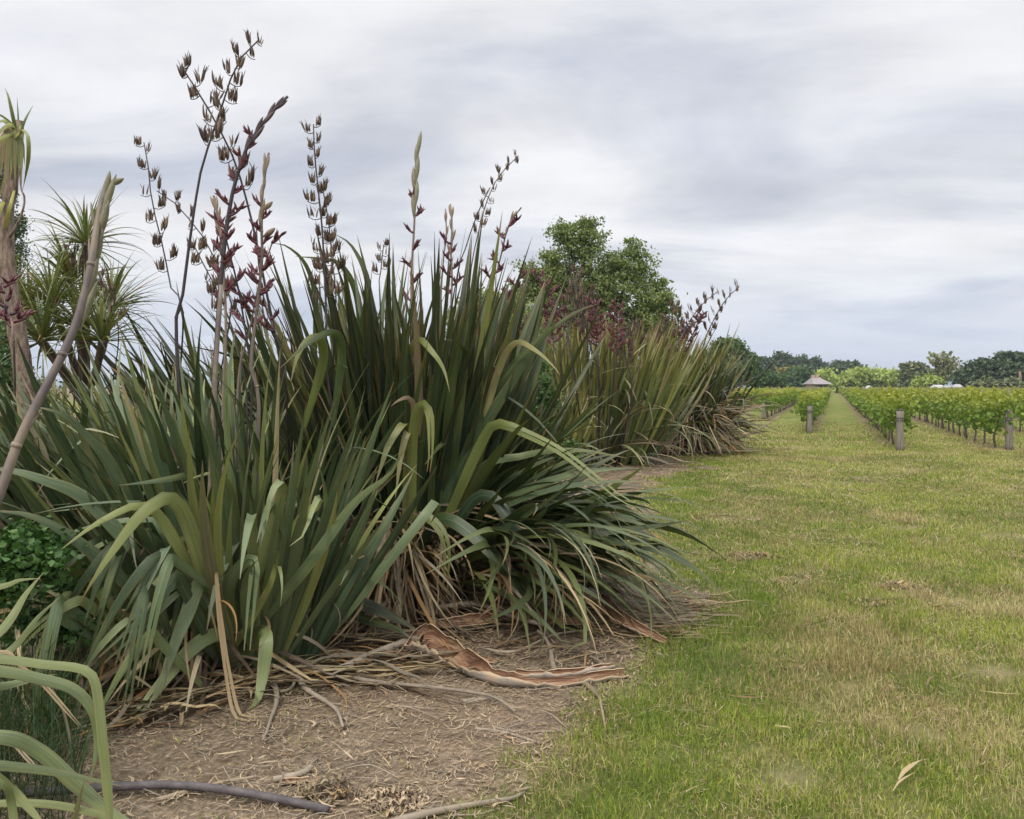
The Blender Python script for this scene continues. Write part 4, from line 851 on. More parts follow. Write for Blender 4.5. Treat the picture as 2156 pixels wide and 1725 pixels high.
M['t_olive'] = simple_leaf('olive_conifer', [(.09, .11, .06), (.14, .165, .08), (.19, .215, .10), (.24, .25, .12)], transl=.08)
M['t_vine'] = simple_leaf('vine_leaf', [(.065, .12, .022), (.125, .195, .032), (.20, .28, .045), (.30, .355, .06)], transl=.3, hgt=(.5, 1., (.42, .40, .075), .75))
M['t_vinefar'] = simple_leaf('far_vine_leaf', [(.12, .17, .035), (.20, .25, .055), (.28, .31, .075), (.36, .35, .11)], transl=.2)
M['t_weed'] = simple_leaf('nettle_leaf', [(.025, .065, .018), (.045, .10, .025), (.07, .15, .035), (.11, .20, .05)])
# mid distance broadleaf tree
Ym = 31.
tree('broadleaf_tree', 'rounded broadleaf tree standing behind the row of flaxes, sky showing through its top', 'tree', G(1245, 814 + 2870 / Ym),
     [pb(1210, 610, 78, Ym), pb(1205, 500, 46, Ym, 42), pb(1250, 530, 44, Ym, 50), pb(1165, 555, 42, Ym, 45), pb(1300, 560, 46, Ym, 45), pb(1345, 570, 42, Ym, 55), pb(1130, 590, 34, Ym, 40), pb(1290, 640, 85, Ym, 70), pb(1150, 660, 70, Ym, 60), pb(1365, 645, 50, Ym, 55), pb(1100, 620, 30, Ym, 30), pb(1180, 480, 22, Ym, 18), pb(1238, 470, 22, Ym, 18), pb(1225, 690, 100, Ym, 60), pb(1355, 700, 70, Ym, 50), pb(1405, 650, 24, Ym, 34), pb(1385, 605, 26, Ym, 30), pb(1110, 570, 26, Ym, 26), pb(1085, 640, 34, Ym, 40), pb(1160, 610, 50, Ym, 50), pb(1275, 590, 50, Ym, 50), pb(1335, 515, 18, Ym, 16)],
     1050, 44, .15, .088, 't_mid', tr=.15, limbs=34, hollow=1.7, twigs=4)
Yp = 44.
tree('broadleaf_tree', 'dull purple-brown leaved tree glimpsed behind the spiky end of the broadleaf crown', 'tree', G(1405, 814 + 2870 / Yp), [pb(1398, 690, 24, Yp, 50), pb(1405, 740, 30, Yp, 40)], 60, 40, .25, .13, 't_con', tr=.12, limbs=6)
Yq = 24.
tree('shrub', 'green bushy shrub filling the gap behind the dark flax', 'shrub', G(1080, 814 + 2870 / Yq), [pb(1065, 690, 50, Yq, 70), pb(1020, 660, 40, Yq, 50), pb(1120, 740, 55, Yq, 60), pb(985, 690, 40, Yq, 60)], 200, 50, .2, .10, 't_mid', tr=.06, limbs=8)
tree('cypress_tree', 'narrow dark cypress behind the trunk at the left edge', 'tree', G(20, 814 + 2870 / 26.), [pb(18, 500, 26, 26., 60), pb(34, 470, 16, 26., 22), pb(38, 540, 16, 26., 28), pb(5, 400, 22, 26., 60), pb(15, 600, 26, 26., 60), pb(-5, 320, 20, 26., 40), pb(10, 690, 40, 26., 60)], 260, 50, .13, .06, 't_con', tr=.10, limbs=6)
tree('shrub', 'dark green shrub low behind the left edge flax', 'shrub', G(10, 814 + 2870 / 14.), [pb(0, 800, 50, 14., 60), pb(-30, 740, 50, 14., 60), pb(60, 850, 50, 14, 50)], 160, 40, .16, .06, 't_dark', tr=.05, limbs=5)

# far trees
def far(name, label, cat, Y, blobs, nclump, per, rc, size, mat, **k):
    bl = [pb(b[0], b[1], b[2], Y, b[3] if len(b) > 3 else None, random.uniform(-.5, .5)) for b in blobs]
    return tree(name, label, cat, Vector((bl[0][0], Y, 0)), bl, nclump, per, rc, size, mat, **k)
far('broadleaf_tree', 'large domed dark green tree close behind the last flax', 'tree', 95., [(1535, 768, 44, 46), (1535, 738, 28, 24), (1510, 745, 22, 22), (1555, 770, 26, 36), (1540, 738, 20, 18), (1490, 775, 30, 34), (1570, 765, 18, 28), (1578, 790, 24, 22)], 520, 46, .38, .30, 't_dark', tr=.5, limbs=10)
far('shrub', 'dark rounded hedge bush beside the domed tree', 'shrub', 120., [(1620, 800, 22, 16), (1600, 800, 18, 14), (1640, 804, 14, 12)], 160, 40, .35, .3, 't_dark', tr=.2, limbs=5)
cons = [(1605, 752, 14), (1622, 756, 12), (1642, 744, 13), (1655, 748, 12), (1672, 756, 13), (1690, 752, 9), (1702, 766, 12), (1717, 756, 8), (1732, 768, 12), (1748, 774, 12), (1762, 764, 8)]
for i, (cx, cy, rr) in enumerate(cons):
    bl = [(cx, (cy + 815) / 2, rr * .9, (815 - cy) / 2)] + [(cx + random.uniform(-.5, .5) * rr * s, cy + (815 - cy) * s * .8, max(2.5, rr * (.35 + .7 * s)), 7) for s in (.08, .22, .36, .5, .65, .8)]
    far('conifer_tree', ['tallest pointed conifer of the far row', 'dark conifer in the far wood, %s from the left' % ['first', 'second', 'third', 'fourth', 'fifth', 'sixth', 'seventh', 'eighth', 'ninth', 'tenth', 'last'][i]][1 if i != 2 else 0], 'tree', 250. + i * 6, bl, 170, 26, .8, .65, 't_con', tr=.35, limbs=6, squash=.5, group='conifers of the far wood')
for nm, lb, Y, bl, mt, nc in [
    ('broadleaf_tree', 'golden tinted round tree in front of the far conifers', 190., [(1658, 795, 16, 17), (1672, 790, 14, 12), (1650, 805, 12, 10)], 't_gold', 150),
    ('broadleaf_tree', 'dark green round tree left of the house roof', 185., [(1680, 797, 20, 19), (1695, 802, 14, 14), (1665, 803, 12, 12)], 't_dark', 200),
    ('broadleaf_tree', 'small yellow-green tree behind the house roof', 215., [(1737, 793, 9, 9), (1742, 800, 8, 8)], 't_lime', 70),
    ('pine_tree', 'flat topped dark pine right of the house, highest of its pair', 260., [(1786, 771, 17, 6), (1780, 776, 12, 5), (1797, 774, 10, 5)], 't_con', 110),
    ('pine_tree', 'smaller flat topped pine just right of the house', 250., [(1768, 780, 10, 8), (1775, 790, 14, 10), (1750, 795, 12, 14)], 't_con', 120),
    ('willow_tree', 'lime green rounded willow right of the vineyard aisle', 200., [(1795, 802, 26, 15), (1830, 796, 30, 15), (1775, 808, 16, 9), (1815, 790, 20, 8)], 't_lime', 420),
    ('willow_tree', 'wide lime green willow in the middle of the far tree line', 205., [(1868, 800, 28, 14), (1900, 799, 24, 14), (1890, 794, 16, 8), (1850, 800, 16, 13)], 't_lime', 380),
    ('cedar_tree', 'grey green cedar with layered branches left of the bare topped tree', 170., [(1925, 780, 18, 4), (1925, 773, 12, 3), (1928, 789, 24, 5), (1932, 798, 26, 5), (1928, 806, 26, 6), (1918, 771, 14, 2.5)], 't_olive', 300),
    ('shrub', 'pale green shrub between the cedar and the spiky tree', 160., [(1945, 808, 18, 7), (1960, 806, 14, 8)], 't_lime', 110),
    ('macrocarpa_tree', 'broad black-green macrocarpa tree at the right edge', 150., [(2100, 785, 60, 24), (2050, 795, 32, 18), (2080, 768, 34, 12), (2140, 775, 40, 24), (2035, 800, 22, 14), (2160, 790, 40, 24), (2110, 765, 30, 10), (2060, 778, 22, 12), (2125, 748, 24, 4), (2150, 752, 18, 6)], 't_con', 900),
    ('shrub', 'low rounded olive shrub in front of the macrocarpa', 120., [(2085, 812, 26, 7), (2125, 810, 18, 8), (2060, 815, 20, 4)], 't_olive', 130)]:
    far(nm, lb, 'shrub' if nm == 'shrub' else 'tree', Y, bl, nc, 34, .0042 * Y * .8, .0035 * Y, mt, tr=.0022 * Y, limbs=8, squash=.45 if nm in ('pine_tree', 'cedar_tree', 'macrocarpa_tree') else .75)
# spiky tree: rising plume like branches
Ys = 165.; sb = P(1985, 814, Ys); spk = empty('cypress_tree', (sb.x, Ys, 0), 'spiky olive tree with upswept plume branches, tallest left of the macrocarpa', 'tree'); tm = MB()
tube(tm, [Vector((sb.x, Ys, 0)), P(1984, 745, Ys)], .4, .1, 7, 6); pts = []; crs = []
for k in range(40):
    f = random.uniform(0, 1); s = P(1985 + random.uniform(-3, 3), 812 - f * 58, Ys); a = random.uniform(0, 2 * math.pi); ln = (4.3 - 2.4 * f) * random.uniform(.7, 1.15)
    e = s + Vector((math.cos(a) * ln, math.sin(a) * ln, ln * random.uniform(.25, .75))); tube(tm, [s, s.lerp(e, .5) - Vector((0, 0, .1 * ln)), e], .10, .03, 4, 4)
    n = 80; t = RNG.uniform(.2, 1.05, n); c = np.array(s)[None] * (1 - t[:, None]) + np.array(e)[None] * t[:, None]; c += RNG.normal(size=(n, 3)) * (.10 + .30 * (1 - t))[:, None]; c[:, 2] += (t * t - .6) * .35; pts.append(c); crs.append(np.full(n, random.random()))
tm.build('trunk', M['bark'], spk); pts = np.concatenate(pts); pts[:, 2] = np.maximum(pts[:, 2], .2)
M['t_airy'] = simple_leaf('pale_airy_conifer', [(.20, .22, .10), (.30, .32, .15), (.38, .39, .20)], transl=.15)
cards('crown', pts, .38, M['t_airy'], spk, None, np.concatenate(crs))
# far grey pole
o = MB(); pp = P(2020, 814, 150.); tube(o, [Vector((pp.x, 150., 0)), P(2020, 763, 150.)], .22, .16, 8, 4); o = o.build('utility_pole', M['post']); tag(o, 'thin grey pole standing between the spiky tree and the macrocarpa', 'pole')
o = MB(); pp = P(2150, 814, 140.); tube(o, [Vector((pp.x, 140., 0)), P(2147, 782, 140.)], .3, .2, 8, 4, wob=.1); o = o.build('tree_trunk', M['palebark']); tag(o, 'bare pale trunk in front of the macrocarpa at the right edge', 'trunk')

# ---------------------------------------------------------------- house and pale farm structures far off
def boxv(mb, x0, x1, y0, y1, z0, z1, rnd=.5):
    v = [Vector(p) for p in ((x0, y0, z0), (x1, y0, z0), (x1, y1, z0), (x0, y1, z0), (x0, y0, z1), (x1, y0, z1), (x1, y1, z1), (x0, y1, z1))]
    mb.add(v, [(0, 1, 5, 4), (1, 2, 6, 5), (2, 3, 7, 6), (3, 0, 4, 7), (4, 5, 6, 7), (3, 2, 1, 0)], [(0, rnd, 0, 0)] * 8)
M['roof'] = ramp_mat('pale_roof_iron', [(.24, .215, .21), (.33, .30, .29)], .6, 2, .1, (8, 1, 1)); M['wall'] = ramp_mat('cream_house_wall', [(.42, .30, .20), (.52, .40, .28)], .8, 3, .1)
M['white'] = ramp_mat('white_paint', [(.42, .42, .42), (.55, .55, .55)], .6, 3, .1); M['brick'] = ramp_mat('chimney_brick', [(.38, .26, .20), (.46, .33, .26)], .9, 6, .2); M['dark'] = ramp_mat('window_glass', [(.03, .03, .035), (.05, .05, .06)], .2, 2, 0.)
Yh = 140.; hx = P(1727, 814, Yh).x; hs = empty('house', (hx, Yh, 0), 'small cottage with a pale hipped roof and chimneys beyond the vines', 'house')
def pxm(n, Y=Yh): return n / F * Y
w2 = pxm(17); m = MB(); boxv(m, hx - w2, hx + w2 * .8, Yh - 1, Yh + 3, 0, 2.02); m.build('wall', M['wall'], hs)
m = MB(); e = 1.98; rt = H + pxm(20); v = [Vector(p) for p in ((hx - w2 - .4, Yh - 1.5, e), (hx + w2 * 1.15, Yh - 1.5, e), (hx + w2 * 1.15, Yh + 3.5, e), (hx - w2 - .4, Yh + 3.5, e), (hx - w2 * .75, Yh + 1, rt), (hx + w2 * .1, Yh + 1, rt))]
m.add(v, [(0, 1, 5, 4), (1, 2, 5), (2, 3, 4, 5), (3, 0, 4), (3, 2, 1, 0)], [(0, .5, 0, 0)] * 6); rf_ = m.build('roof', M['roof'], hs, smooth=False)
for cxp in (-.62, -.15):
    m = MB(); boxv(m, hx + w2 * cxp - .25, hx + w2 * cxp + .25, Yh + .7, Yh + 1.3, rt - .6, rt + .35); m.build('chimney', M['brick'], rf_, smooth=False)
for a in (-.6, -.1, .3):
    m = MB(); boxv(m, hx + w2 * a - .4, hx + w2 * a + .4, Yh - 1.04, Yh - .95, .9, 1.8); m.build('window', M['dark'], hs, smooth=False)
for i, (px0, px1, zt, Y, lb) in enumerate([(1968, 1990, 3.5, 150., 'white low tent roof below the spiky tree, leftmost'), (1990, 2012, 2, 152., 'long low white tent roof right of the spiky tree'), (2014, 2028, 5, 148., 'white caravan at the left end of the macrocarpa'), (2040, 2058, 6, 150., 'white van parked under the macrocarpa'), (2062, 2082, 6, 151., 'pale shed roof in the shade under the macrocarpa'), (1828, 1838, 2, 150., 'tiny white shed at the foot of the lime willow')]):
    x0, x1 = P(px0, 814, Y).x, P(px1, 814, Y).x; h = H + zt / F * Y; m = MB()
    r = empty(['tent', 'tent', 'caravan', 'van', 'shed', 'shed'][i], ((x0 + x1) / 2, Y, 0), lb, ['tent', 'tent', 'caravan', 'van', 'shed', 'shed'][i])
    boxv(m, x0, x1, Y, Y + 1.6, .1, h * .72); m.build('body' if i in (2, 3) else 'wall', M['white'], r, smooth=False)
    m = MB(); xm = (x0 + x1) / 2; v = [Vector(p) for p in ((x0 - .1, Y - .1, h * .72), (x1 + .1, Y - .1, h * .72), (x1 + .1, Y + 1.7, h * .72), (x0 - .1, Y + 1.7, h * .72), (x0 + .3, Y + .5, h), (x1 - .3, Y + .5, h), (x1 - .3, Y + 1.1, h), (x0 + .3, Y + 1.1, h))]
    m.add(v, [(0, 1, 5, 4), (1, 2, 6, 5), (2, 3, 7, 6), (3, 0, 4, 7), (4, 5, 6, 7)], [(0, .8, 0, 0)] * 8); m.build('roof', M['white'], r, smooth=False)
    if i in (2, 3):
        for k in (.25, .65):
            m = MB(); xa = x0 + (x1 - x0) * k; boxv(m, xa, xa + .35, Y - .03, Y + .02, h * .45, h * .66); m.build('window', M['dark'], r, smooth=False)
        for k in (.2, .8):
            m = MB(); xa = x0 + (x1 - x0) * k; tube(m, [Vector((xa, Y - .05, .32)), Vector((xa, Y + .2, .32))], .32, .32, 12, 1); m.build('wheel', M['dark'], r)

# ---------------------------------------------------------------- vineyard
RD = Vector((.353, .936, 0)).normalized(); slope = .377
def vine_mesh(seed, nleaf, L_=1.55):
    rg = np.random.default_rng(seed); n = nleaf
    a = rg.uniform(-L_ / 2, L_ / 2, n); hh = rg.beta(2.0, 1.35, n); b = rg.normal(0, .17, n) * (1.15 - .5 * np.abs(hh - .4)); zz = .34 + hh * .92 + .08 * np.sin(a * 5 + seed)
    up = rg.random(n) < .08; zz[up] += rg.uniform(0, .22, up.sum()); b[up] *= .6
    C = np.stack([RD.x * a + RD.y * b, RD.y * a - RD.x * b, zz], 1); return C, np.clip((zz - .34) / 1.05, 0, 1)
def keep_me(o):
    me = o.data; bpy.data.objects.remove(o); return me
VM = []
for s in range(6):
    C, hv = vine_mesh(s, 430); leaf_me = keep_me(cards('foliage', C, .115, M['t_vine'], None, None, None, hv, elong=1.05))
    mb = MB(); w = random.uniform(-.05, .05)
    tube(mb, [Vector((0, 0, -.02)), Vector((w, .03, .3)), Vector((-w, -.03, .62)), Vector((w, 0, .85))], .032, .018, 6, 8, wob=.12)
    for sg in (-1, 1): tube(mb, [Vector((-w, 0, .62)), RD * sg * .3 + Vector((0, 0, .68)), RD * sg * .72 + Vector((0, 0, .66))], .016, .01, 5, 6, wob=.1)
    trunk_me = keep_me(mb.build('trunk', M['bark']))
    VM.append((leaf_me, trunk_me))
rows = [(-3.4 + 2.52 * k) for k in range(-1, 34)]
def row_start(o):
    if o < -4: return 50.
    if o < -2: return 41.6
    if o < 0: return 29.
    return 21.3
spots = []
for ri, o_ in enumerate(rows):
    y = row_start(o_) + .7
    while y < 300:
        x = o_ + slope * y; px = HX + x / y * F
        if -40 < px < 2200 and (px > 1540 or y > 60): spots.append((y, x, ri, o_))
        y += 1.5 * .936
spots.sort(key=lambda s: s[0] + abs(s[3]) * .6)
near_s, far_s = spots[:300], spots[300:]
NM = ['row mostly hidden by the last flax', 'row with the farthest end post', 'row left of the grass aisle', 'row right of the grass aisle', 'row behind the rightmost end post', 'row cut by the right edge']
RFAR = ['next row beyond the edge row', 'seventh row from the left', 'eighth row from the left', 'crowded rows far to the right']
ORD = ['first', 'second', 'third', 'fourth', 'fifth', 'sixth', 'seventh', 'eighth', 'ninth', 'tenth', 'eleventh', 'twelfth']; cnt = {}
for y, x, ri, o_ in sorted(near_s):
    r = bpy.data.objects.new('grapevine', None); COL.objects.link(r); r.location = (x + random.uniform(-.05, .05), y, 0)
    k_ = cnt.get(ri, 0); cnt[ri] = k_ + 1; RN = NM[ri] if ri < len(NM) else RFAR[min(ri - len(NM), len(RFAR) - 1)]
    tag(r, (ORD[k_] + ' visible grapevine in the ' if k_ < 12 else 'one of the receding grapevines of the ') + RN, 'grapevine', 'grapevines in the ' + RN)
    lm_, tm_ = random.choice(VM); sc_ = random.uniform(1.0, 1.12)
    if random.random() < .5: r.rotation_euler.z = math.pi
    r.scale = (1, 1, sc_)
    a = bpy.data.objects.new('foliage', lm_); COL.objects.link(a); a.parent = r
    b = bpy.data.objects.new('trunk', tm_); COL.objects.link(b); b.parent = r
ymax_by_row = {}
# the rest of the vines as one mass
fs = np.array([(s[1], s[0]) for s in far_s]); per = np.clip(2600 / fs[:, 1], 14, 60).astype(int); rep = np.repeat(fs, per, 0); n = len(rep)
a = RNG.uniform(-.8, .8, n); b = RNG.normal(0, .16, n); hh = RNG.beta(1.8, 1.3, n)
C = np.stack([rep[:, 0] + RD.x * a + RD.y * b, rep[:, 1] + RD.y * a - RD.x * b, .34 + hh * .95], 1)
o = cards('distant_vines', C, np.clip(.0028 * rep[:, 1] + .05, .12, .42), M['t_vinefar'], None, None, np.repeat(RNG.random(len(fs)), per), hh, elong=1.); tag(o, 'far rows of leafy grapevines merging towards the tree line', 'vines', kind='stuff')
print('vines', len(near_s), len(far_s), n)
# posts
def post_mesh(r, h, seg=6):
    mb = MB(); tube(mb, [Vector((0, 0, -.05)), Vector((0, 0, h * .5)), Vector((0, 0, h))], r, r * .95, 10, seg, wob=.04, rnd=random.random()); return mb
for (px, py, hgt, rad, lb) in [(1895, 950, .99, .088, 'stout weathered end post in front of the row right of the grass aisle'), (2124, 948, .98, .088, 'stout weathered end post nearest the right edge'), (1705, 913, .93, .085, 'grey end post at the start of the row left of the grass aisle'), (1607, 883, .78, .085, 'small end post farthest left, beside the last flax')]:
    g = G(px, py); r = empty('vineyard_post', (g.x, g.y, 0), lb, 'post', 'end posts of the vine rows'); m = post_mesh(rad, hgt); q = m.build('post', M['post']); q.parent = r
    m = MB(); tube(m, [Vector((0, 0, hgt)), Vector((0, 0, hgt + .045))], rad * .75, rad * .5, 9, 2, rnd=.1); q = m.build('cap', M['dark']); q.parent = r
    for zz in (hgt * .82, hgt * .76):
        m = MB(); tube(m, [Vector((0, 0, zz)), Vector((0, 0, zz + .012))], rad * 1.08, rad * 1.08, 12, 1); q = m.build('wire_tie', M['dark']); q.parent = r
g = G(2134, 946); m = post_mesh(.06, .92); q = m.build('vineyard_post', M['post']); q.location = (g.x + .0, g.y + .12, 0); tag(q, 'thinner post strapped behind the end post nearest the right edge', 'post')
PM = [keep_me(post_mesh(.045, 1.42 + .05 * k).build('vineyard_post', M['post'])) for k in range(4)]
pl = []
for ri, o_ in enumerate(rows):
    y = row_start(o_) + 5.6
    while y < 260:
        x = o_ + slope * y; px = HX + x / y * F
        if 1540 < px < 2190: pl.append((y, x, ri))
        y += 5.6
pl.sort(); cnt = {}
for y, x, ri in pl[:290]:
    q = bpy.data.objects.new('vineyard_post', random.choice(PM)); COL.objects.link(q); q.location = (x, y, 0); q.rotation_euler = (random.gauss(0, .02), random.gauss(0, .02), random.uniform(0, 6))
    k_ = cnt.get(ri, 0); cnt[ri] = k_ + 1; RN = NM[ri] if ri < len(NM) else RFAR[min(ri - len(NM), len(RFAR) - 1)]
    tag(q, (ORD[k_] + ' thin trellis post among the vines of the ' if k_ < 10 and ri < 9 else 'thin receding trellis post in the ') + RN, 'post', 'trellis posts in the ' + RN)
m = MB()
for y, x, ri in pl[290:]:
    tube(m, [Vector((x, y, 0)), Vector((x, y, 1.5))], .05, .05, 4, 1)
o = m.build('distant_posts', M['post']); tag(o, 'far trellis posts dotted through the distant vine rows', 'posts', kind='stuff')
# trellis wires on the nearest rows
for o_, y0, lb in ((1.65, 21.3, 'wires of the row right of the grass aisle'), (4.16, 21.3, 'wires of the row ending at the rightmost end post'), (-.87, 29., 'wires of the row left of the grass aisle'), (-3.4, 41.6, 'wires of the row ending beside the last flax')):
    r = empty('trellis_wire', (o_ + slope * y0, y0, 0), 'thin ' + lb, 'wire')
    for zz in (.38, .8):
        m = MB(); tube(m, [Vector((o_ + slope * y0, y0, zz)), Vector((o_ + slope * (y0 + 60), y0 + 60, zz))], .005 if zz > .5 else .009, None, 4, 1); m.build('wire', M['dark'], r)

# ---------------------------------------------------------------- weeds and tangle at the left
def weed(name, label, blobs, n, size, mat='t_weed'):
    pts, cr, cc = blob_pts(blobs, n, 26, .05, 1.6, .6); pts[:, 2] = np.maximum(pts[:, 2], .02); o = cards(name, pts, size, M[mat], None, None, cr, None, .5, 1.1); tag(o, label, 'weeds', kind='stuff')
weed('nettle_patch', 'bright green leafy nettles under the flax leaves at the left edge', [pb(30, 1180, 60, 3.9, 50), pb(90, 1190, 40, 3.9, 40), pb(0, 1230, 50, 3.8, 40), pb(140, 1310, 50, 4.1, 40), pb(60, 1300, 40, 4., 40), pb(150, 1230, 30, 4.2, 40), pb(95, 1140, 30, 4.1, 25), pb(20, 1130, 25, 4, 25)], 150, .034)
weed('undergrowth', 'dark leafy undergrowth in the shade beneath the dark flax', [pb(745, 1180, 60, 7.0, 50), pb(820, 1230, 50, 6.6, 30), pb(1130, 860, 50, 9.5, 80), pb(1110, 780, 40, 10, 50), pb(1180, 960, 40, 11., 40)], 260, .04)
n = 5200; xx = RNG.uniform(-2.6, -1.05, n); yy = RNG.uniform(2.9, 4.6, n); k = (xx > -.62 * yy - .1) & (xx < (165 - HX) / F * yy)
zz = RNG.uniform(0, .28, n)
M_g = M['grass']; M['grass'] = M['grass_shade']
o = blades('tangled_grass', xx[k], yy[k], RNG.uniform(.15, .42, k.sum()), np.full(k.sum(), .0042), (RNG.random(k.sum()) < .08) * .8, RNG.uniform(0, .35, k.sum()), .9, z0=zz[k]); tag(o, 'long tangled grass at the lower left, coloured dark for the shade', 'grass')

# ---------------------------------------------------------------- dry flax leaves lying on the soil (a mass)
mb = MB()
def flat_leaf(x, y, az, L, w, zb, bend=0., dead=1.):
    d = Vector((math.cos(az), math.sin(az), 0)); n = 9; sp = []; W = []
    p = Vector((x, y, zb)) - d * L / 2; t0 = random.gauss(0, .03)
    for i in range(n + 1):
        sp.append(Vector((p.x, p.y, max(.008, zb + t0 * (i - n / 2) * L / n + .01 * math.sin(i))))); W.append((Vector((-d.y, d.x, random.gauss(0, .5)))).normalized())
        d = Quaternion(Vector((0, 0, 1)), bend / n) @ d; p = p + d * L / n
    for i in range(1, n + 1): W[i] = (W[i - 1] * 3 + W[i]).normalized()
    emit_leaf(mb, sp, W, w, random.random(), dead, .25, taper=.5)
for k in range(520):
    px = random.uniform(520, 1330); py = random.uniform(1262, 1475)
    if py > 1470 - max(0, px - 600) * .12 and random.random() < .8: continue
    if px > 1000 and py > 1330 and random.random() < .8: continue
    if 880 < px < 1420 and 1300 < py and random.random() < .7: continue
    g = G(px, py); flat_leaf(g.x, g.y, random.gauss(-.10, .38), random.uniform(.25, 1.05), random.uniform(.012, .032), random.uniform(.01, .07), random.gauss(0, .5))
for k in range(240):
    px = random.uniform(150, 640); py = random.uniform(1380, 1570)
    if py > 1600 - (px - 150) * .33: continue
    g = G(px, py); flat_leaf(g.x, g.y, random.gauss(.5, .7), random.uniform(.2, .7), random.uniform(.010, .028), random.uniform(.01, .09), random.gauss(0, .5))
for k in range(300):
    px = random.uniform(1130, 1500); py = random.uniform(985, 1240)
    g = G(px, py)
    if dirtside(g.x, g.y) < .05: continue
    flat_leaf(g.x, g.y, random.gauss(-.3, .8), random.uniform(.3, 1.0), random.uniform(.012, .03), random.uniform(.01, .06), random.gauss(0, .5))
for k in range(120):
    px = random.uniform(1280, 1540); py = random.uniform(1255, 1345); g = G(px, py)
    if dirtside(g.x, g.y) < -.15: continue
    flat_leaf(g.x, g.y, random.gauss(-.05, .3), random.uniform(.25, .8), random.uniform(.008, .025), random.uniform(.01, .05), random.gauss(0, .3), random.choice((1., 1., .6)))
o = mb.build('fallen_flax_leaves', M['dead']); tag(o, 'mat of dry tan flax leaves fallen between and around the flaxes', 'dry leaves', kind='stuff')

# ---------------------------------------------------------------- sticks and fallen stalks
def stick(label, pts, r0, r1, zs=None, mat='stick', cat='stick', name='stick', branches=(), seg=20, wob=.12):
    if cat == 'stick': r0 *= 1.55; r1 *= 1.55; branches = [(b_, r_ * 1.5) for b_, r_ in branches]
    q = [G(a, b, .0) + Vector((0, 0, max(r0, .004) + (zs[i] if zs else 0))) for i, (a, b) in enumerate(pts)]
    m = MB(); tube(m, q, r0, r1, 8, seg, wob=wob)
    for bp, br in branches:
        qq = [G(a, b, 0) + Vector((0, 0, br + (c if len(bp[0]) > 2 else 0))) for a, b, *c_ in bp for c in (c_[0] if c_ else 0,)]
        tube(m, qq, br, br * .4, 6, 10, wob=wob)
    o = m.build(name, M[mat]); tag(o, label, cat); return o
stick('long grey-brown fallen flax stalk lying along the bottom of the picture', [(-60, 1700), (60, 1690), (200, 1676), (330, 1668), (440, 1674), (560, 1692), (640, 1706), (690, 1716)], .0185, .0155, [.03, .02, .012, .01, .01, .008, .004, 0], 'stalk_grey', 'stalk', 'fallen_stalk', wob=.03, seg=30)
stick('brown fallen stalk at the bottom edge reaching into the grass', [(820, 1745), (880, 1728), (950, 1712), (1020, 1700), (1085, 1688), (1110, 1668)], .011, .004, None, 'stick', 'stick')
stick('curved grey stem leaning out of the dark flax down to the ground', [(838, 1185), (852, 1215), (880, 1262), (915, 1290), (950, 1306), (990, 1313)], .022, .016, [.30, .20, .10, .03, .0, 0], 'stalk_tan', 'stem', 'fallen_stalk')
stick('long bent grey branch lying in front of the dark flax', [(895, 1312), (960, 1308), (1010, 1306), (1045, 1320), (1085, 1330), (1130, 1336), (1155, 1334)], .015, .009, [.07, .08, .09, .09, .07, .05, .03], branches=(([(1130, 1334), (1085, 1350), (1050, 1362), (1000, 1368)], .006), ([(1130, 1334), (1150, 1330)], .005)))
stick('thin bleached twig curving between the curled bark and the grey branch', [(1025, 1374), (1060, 1380), (1095, 1376), (1130, 1360), (1160, 1345), (1200, 1337), (1245, 1334)], .006, .004, [.01] * 7)
stick('short white forked twig standing above the long curled bark', [(1170, 1424), (1163, 1405), (1158, 1380), (1145, 1362), (1132, 1358)], .011, .006, [.0, .01, .03, .05, .07], branches=(([(1145, 1362, .05), (1152, 1350, .06)], .005),))
stick('crooked pale twig with drooping end on the soil under the front flax', [(560, 1402), (590, 1416), (622, 1432), (640, 1462), (672, 1482), (708, 1506), (722, 1540)], .014, .004, [.03, .03, .03, .015, .01, .005, 0], branches=(([(622, 1432, .02), (618, 1455, .02), (596, 1466, .01), (578, 1458, .01)], .008), ([(708, 1506), (728, 1518), (730, 1535)], .003)))
stick('pale forked twig pointing at the camera left of the crooked twig', [(566, 1452), (580, 1462), (582, 1490), (570, 1520), (560, 1552), (552, 1566)], .010, .003, [.02, .02, .01, 0, 0, 0], branches=(([(570, 1520), (575, 1540), (568, 1556)], .003),))
stick('grey dead branch running right from under the front flax', [(560, 1395), (640, 1418), (720, 1430), (760, 1446), (830, 1456), (900, 1462), (980, 1472), (1040, 1484), (1085, 1515)], .012, .004, [.02] * 9)
stick('thick grey stub of branch left of the curled bark', [(722, 1425), (760, 1405), (800, 1388), (845, 1370), (880, 1360)], .019, .017, [.01] * 5)
stick('thin brown twig lying on the litter near the grass edge', [(1000, 1538), (1060, 1545), (1110, 1560), (1150, 1572)], .005, .003, None)
stick('bent brown twig in the middle of the bare soil', [(1040, 1535), (1100, 1545), (1150, 1543), (1200, 1545)], .004, .0025, None)
stick('long pale dry stem beside the fallen stalk at the bottom', [(330, 1690), (390, 1672), (430, 1662), (470, 1652), (540, 1640)], .006, .004, None, 'bract')
stick('grey driftwood like branch on the straw beyond the dark flax', [(1255, 1140), (1280, 1128), (1300, 1112), (1325, 1100)], .018, .010, None, branches=(([(1300, 1112), (1320, 1112), (1335, 1106)], .009), ([(1300, 1112), (1322, 1104), (1330, 1098)], .008)))
stick('white bleached stick half buried at the grass edge', [(1225, 1440), (1245, 1458), (1262, 1475)], .010, .006, None, 'bract')
stick('thin white stem in the grass below the curled bark', [(1262, 1480), (1268, 1510), (1276, 1548)], .005, .003, [.02, .02, .01], 'bract')
